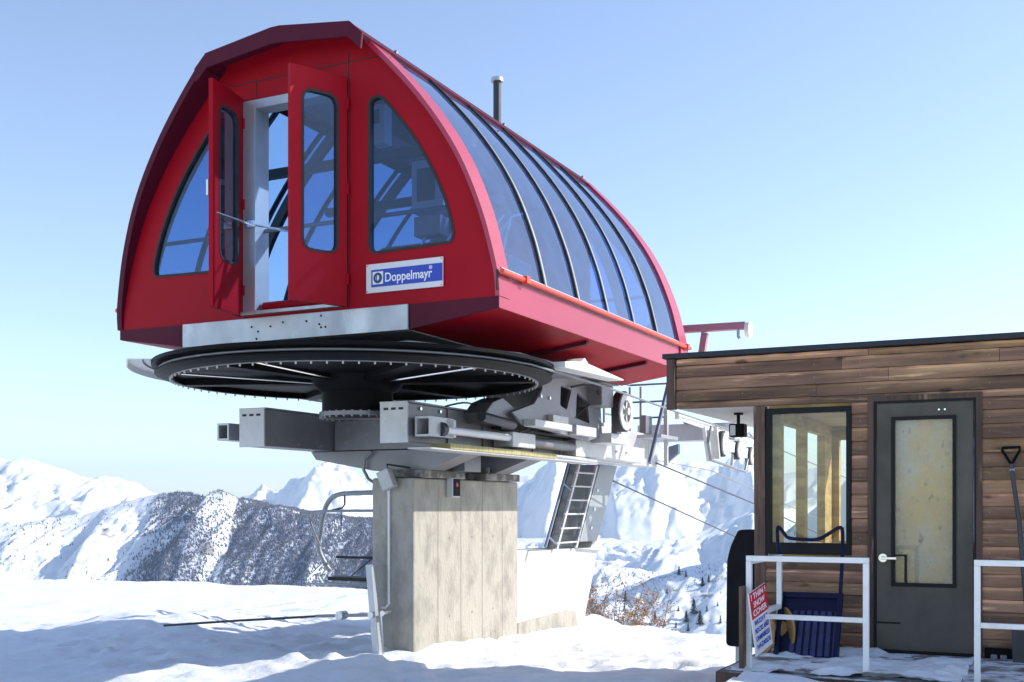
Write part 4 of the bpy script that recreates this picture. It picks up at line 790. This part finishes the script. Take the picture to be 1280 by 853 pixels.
# shovel
sv_=thing('shovel',(-.37,9.72,-1.2),'long-handled shovel with black D grip leaning on the shed wall','shovel')
MB().tube([(-.46,9.84,.345),(-.40,9.80,-.1),(-.36,9.75,-.6),(-.33,9.70,-.95)],.017,10).build('shaft','dark_metal',sv_,smooth=50)
MB().tube([(-.46,9.84,.345),(-.525,9.85,.455),(-.525,9.85,.475),(-.395,9.85,.478),(-.395,9.85,.455),(-.455,9.84,.345)],.011,8).build('grip','black_paint',sv_,smooth=50); MB().cyl((-.47,9.83,.30),(-.43,9.83,.30),.012,8).build('collar','chrome',sv_)
MB().prism([(-.45,-.95),(-.21,-.95),(-.22,-1.20),(-.44,-1.20)],1,9.68,9.70).build('blade','dark_metal',sv_)
# deck
dk_=thing('deck',(-.9,9.0,-1.3),'low snowy wooden deck in front of the shed door','deck')
MB().box((-2.34,8.24,-1.245),(2.6,9.87,-1.225)).build('underlay','deck_wood',dk_)
for k in range(11): y=8.22+k*.151; MB().box((-2.35,y,-1.224),(2.6,y+.143,-1.20)).build('board','deck_wood',dk_)
MB().box((-2.36,8.19,-1.40),(2.6,8.218,-1.205)).build('skirt','wood_trim',dk_); MB().box((-2.38,8.22,-1.40),(-2.352,9.87,-1.205)).build('skirt','wood_trim',dk_)
sp_=MB(); X,Y=np.meshgrid(np.linspace(-2.3,-.7,80),np.linspace(8.26,9.8,60)); hh=(fbm(X*3.2,Y*4.5,5,61)-.44)*.15
i=np.arange(X.size).reshape(X.shape); sp_.add([(a,b,-1.2+c) for a,b,c in zip(X.ravel(),Y.ravel(),hh.ravel())],[(int(i[r,c]),int(i[r,c+1]),int(i[r+1,c+1]),int(i[r+1,c])) for r in range(59) for c in range(79)])
o=sp_.build('snow_patches','snow',None,base=(-1.5,9,-1.25),smooth=80); tag(o,'thin patches of trampled snow lying on the deck boards','snow',kind='stuff')
# railings
def railing(x0,x1,label,ret):
    t=thing('white_railing',(x0,8.45,-1.2),label,'railing'); r=.040
    for x in ([x0,x1] if ret else [x0,x1]): MB().box((x-r/2,8.45-r/2,-1.22),(x+r/2,8.45+r/2,-.398)).build('post','white_paint',t,bevel=.003)
    MB().box((x0-r/2,8.45-r/2,-.397),(x1+r/2,8.45+r/2,-.357)).build('top_rail','white_paint',t,bevel=.003)
    MB().box((x0+r/2+(.10 if ret else 0),8.45-r/2+.003,-.823),(x1-r/2,8.45+r/2-.003,-.787)).build('mid_rail','white_paint',t,bevel=.003)
    if ret:
        MB().box((x0-r/2,9.40,-1.22),(x0+r/2,9.44,-.40)).build('post','white_paint',t,bevel=.003); MB().box((x0-r/2,8.472,-.42),(x0+r/2,9.44,-.385)).build('side_rail','white_paint',t,bevel=.003); MB().box((x0-r/2+.002,8.472,-.83),(x0+r/2-.002,9.40,-.79)).build('side_rail','white_paint',t,bevel=.003)
    return t
railing(-2.19,-1.345,'white metal railing in front of the blue snow scoop',True); railing(-.607,1.2,'white metal railing at the right edge in front of the shovel',False)
# snow scoop
sc=thing('snow_scoop',(-1.95,9.4,-1.2),'dark blue plastic snow scoop with tube handle leaning on the shed under the window','snow scoop')
def T(x,z,off=0.): return (x,9.28+(z+1.28)*.42-off,z)
def lean(poly,a,b,nm,mt,par,holes=()):
    q=MB().prism(poly,1,a,b,holes=holes); q.v=[(p[0],9.28+(p[2]+1.28)*.42+p[1],p[2]) for p in q.v]; return q.build(nm,mt,par,bevel=.004)
pn=lean([(-2.17,-1.265),(-1.695,-1.265),(-1.71,-.70),(-2.20,-.70)],0,.012,'pan','navy',sc)
for k in range(7):
    x=-2.085+k*.055; lean([(x-.004*(3-k)*.6,-1.19),(x+.040-.004*(3-k)*.6,-1.19),(x+.040,-.84),(x+.006,-.84)],-.014,-.001,'rib','navy_light',pn)
for x0,x1 in ((-2.20,-2.165),(-1.73,-1.69)): lean([(x0,-1.265),(x1,-1.265),(x1,-.70),(x0,-.70)],-.07,-.001,'side_wall','navy',pn)
lean([(-2.20,-.735),(-1.69,-.735),(-1.69,-.695),(-2.20,-.695)],-.03,-.001,'top_lip','navy',pn); lean([(-2.14,-1.30),(-1.72,-1.30),(-1.72,-1.285),(-2.14,-1.285)],-.02,.006,'scraper_edge','chrome',pn)
hp=[T(-2.19,-.72,.02),T(-2.235,-.45,.02),T(-2.275,-.20,.02),T(-2.262,-.165,.02),T(-2.21,-.225,.02),T(-2.17,-.255,.02),T(-2.05,-.265,.02),T(-1.93,-.262,.02),T(-1.83,-.205,.02),T(-1.765,-.165,.02),T(-1.735,-.20,.02),T(-1.72,-.45,.02),T(-1.715,-.72,.02)]
MB().tube(catmull(hp,3),.0155,8).build('handle','navy',sc,smooth=60)
# wooden spool
sp2=thing('cable_spool',(-2.3,9.5,-1.2),'round wooden cable spool standing left of the blue scoop','spool')
MB().cyl((-2.245,9.45,-1.03),(-2.225,9.45,-1.03),.20,36).cyl((-2.35,9.45,-1.03),(-2.33,9.45,-1.03),.20,36).build('flange','spool_wood',sp2,smooth=40) if False else None
q=MB(); a_s=Matrix.Rotation(math.radians(38),3,'Z')
def sp_part(x0,x1,r,nm,mt):
    q=MB().cyl((x0,0,0),(x1,0,0),r,40); q.v=[tuple(Vector((-2.235,9.42,-1.01))+a_s@Vector(p)) for p in q.v]; return q.build(nm,mt,sp2,smooth=40)
sp_part(-.10,-.08,.19,'flange','spool_wood'); sp_part(.08,.10,.19,'flange','spool_wood'); sp_part(-.08,.08,.09,'core','spool_wood'); sp_part(.10,.104,.03,'bore','rubber')
# warning sign on its plank
ws=thing('warning_sign',(-2.2,8.38,-.85),'red, white and blue warning sign tilted on a plank beside the railing','sign')
MB().box((-2.245,8.36,-1.20),(-2.212,8.50,-.585)).build('plank','wood_post',ws,bevel=.003)
def WS(px,py,t): # helper: pixel ray at depth t, in (v,u,w)
    dx=(px-640)/F; return Vector((t*(dx*C-S),t*(dx*S+C),t*(HOR-py)/F))
o_=WS(936,743,8.25); ex=(WS(956.5,728.5,8.52)-o_); ez=(WS(942.5,824,8.27)-o_); ez=ez-ex*(ez.dot(ex)/ex.dot(ex)); W_,H_=ex.length,ez.length; ex.normalize(); ez.normalize(); en=ez.cross(ex); 
if en.x<0: en=-en
def wsp(poly,d0,d1,nm,mt,par):
    q=MB().prism(poly,1,d0,d1); q.v=[tuple(o_+ex*p[0]+ez*p[2]+en*p[1]) for p in q.v]; return q.build(nm,mt,par)
bd_=wsp([(0,0),(W_,0),(W_,H_),(0,H_)],-.010,0,'board','sign_white',ws)
wsp([(0,0),(W_,0),(W_,H_*.42),(0,H_*.42)],0,.0015,'red_field','sign_red',bd_)
def wst(body,size,cx,cy,mt,maxw):
    vs,fs=text_mesh(body,size,.0006,'CENTER'); w0=max(p[0] for p in vs)-min(p[0] for p in vs); k=maxw/w0
    q=MB().add([tuple(o_+ex*(cx+p[0]*k)+ez*(cy-p[1])+en*(.0028+p[2])) for p in vs],fs); q.build('lettering',mt,bd_)
wst('! THIN !',H_*.13,W_*.5,H_*.12,'white_ink',W_*.86); wst('SNOW',H_*.13,W_*.5,H_*.25,'white_ink',W_*.66); wst('COVER',H_*.13,W_*.5,H_*.38,'white_ink',W_*.80)
for i,t_ in enumerate(('WATCH FOR','ROCKS AND','UNMARKED','HAZARDS')): wst(t_,H_*.11,W_*.5,H_*(.535+.125*i),'sign_blue',W_*.80)
# black pad
pdp=[(-2.975,-1.31),(-2.965,-.50),(-2.93,-.36),(-2.86,-.215),(-2.82,-.205),(-2.62,-.205),(-2.62,-1.31)]
pd=thing('padded_cover',(-2.8,10.7,-1.31),'tall black padded cover standing left of the shed post','pad')
MB().prism(roundcorner(pdp,.05,4),1,10.62,10.78).build('pad','pad',pd,bevel=.03,smooth=50); MB().box((-2.90,10.68,-1.75),(-2.86,10.72,-1.31)).build('foot','galv',pd); MB().box((-2.70,10.68,-1.75),(-2.66,10.72,-1.31)).build('foot','galv',pd)
# haze: one closed box of pale air round the camera and the whole scene
hz=MB(); hx=9000.; 
bpy_me=bpy.data.meshes.new('haze'); x0,x1,y0,y1,z0,z1=-9000,9000,-60,9000,-760,330
bpy_me.from_pydata([(x0,y0,z0),(x1,y0,z0),(x1,y1,z0),(x0,y1,z0),(x0,y0,z1),(x1,y0,z1),(x1,y1,z1),(x0,y1,z1)],[],[(0,3,2,1),(4,5,6,7),(0,1,5,4),(1,2,6,5),(2,3,7,6),(3,0,4,7)])
hm=bpy.data.materials.new('haze'); hm.use_nodes=True; hn=hm.node_tree; hn.nodes.clear(); ho=hn.nodes.new('ShaderNodeOutputMaterial'); pv=hn.nodes.new('ShaderNodeVolumePrincipled')
pv.inputs['Color'].default_value=(.66,.83,1,1); pv.inputs['Density'].default_value=.00011; pv.inputs['Anisotropy'].default_value=.2; hn.links.new(pv.outputs[0],ho.inputs['Volume'])
bpy_me.materials.append(hm); hob=bpy.data.objects.new('haze',bpy_me); col.objects.link(hob); tag(hob,'pale blue air over the far mountains','haze',kind='stuff')
for o in bpy.data.objects:
    for k,g in (('bare_bush','bushes behind the snow edge'),('white_railing','white railings on the deck'),('guy_cable','thin cables below the frame')):
        if o.name.startswith(k) and o.parent is None: o['group']=g
scene.render.resolution_x=1024; scene.render.resolution_y=682
for o in bpy.data.objects:
    if '_b' in o: del o['_b']
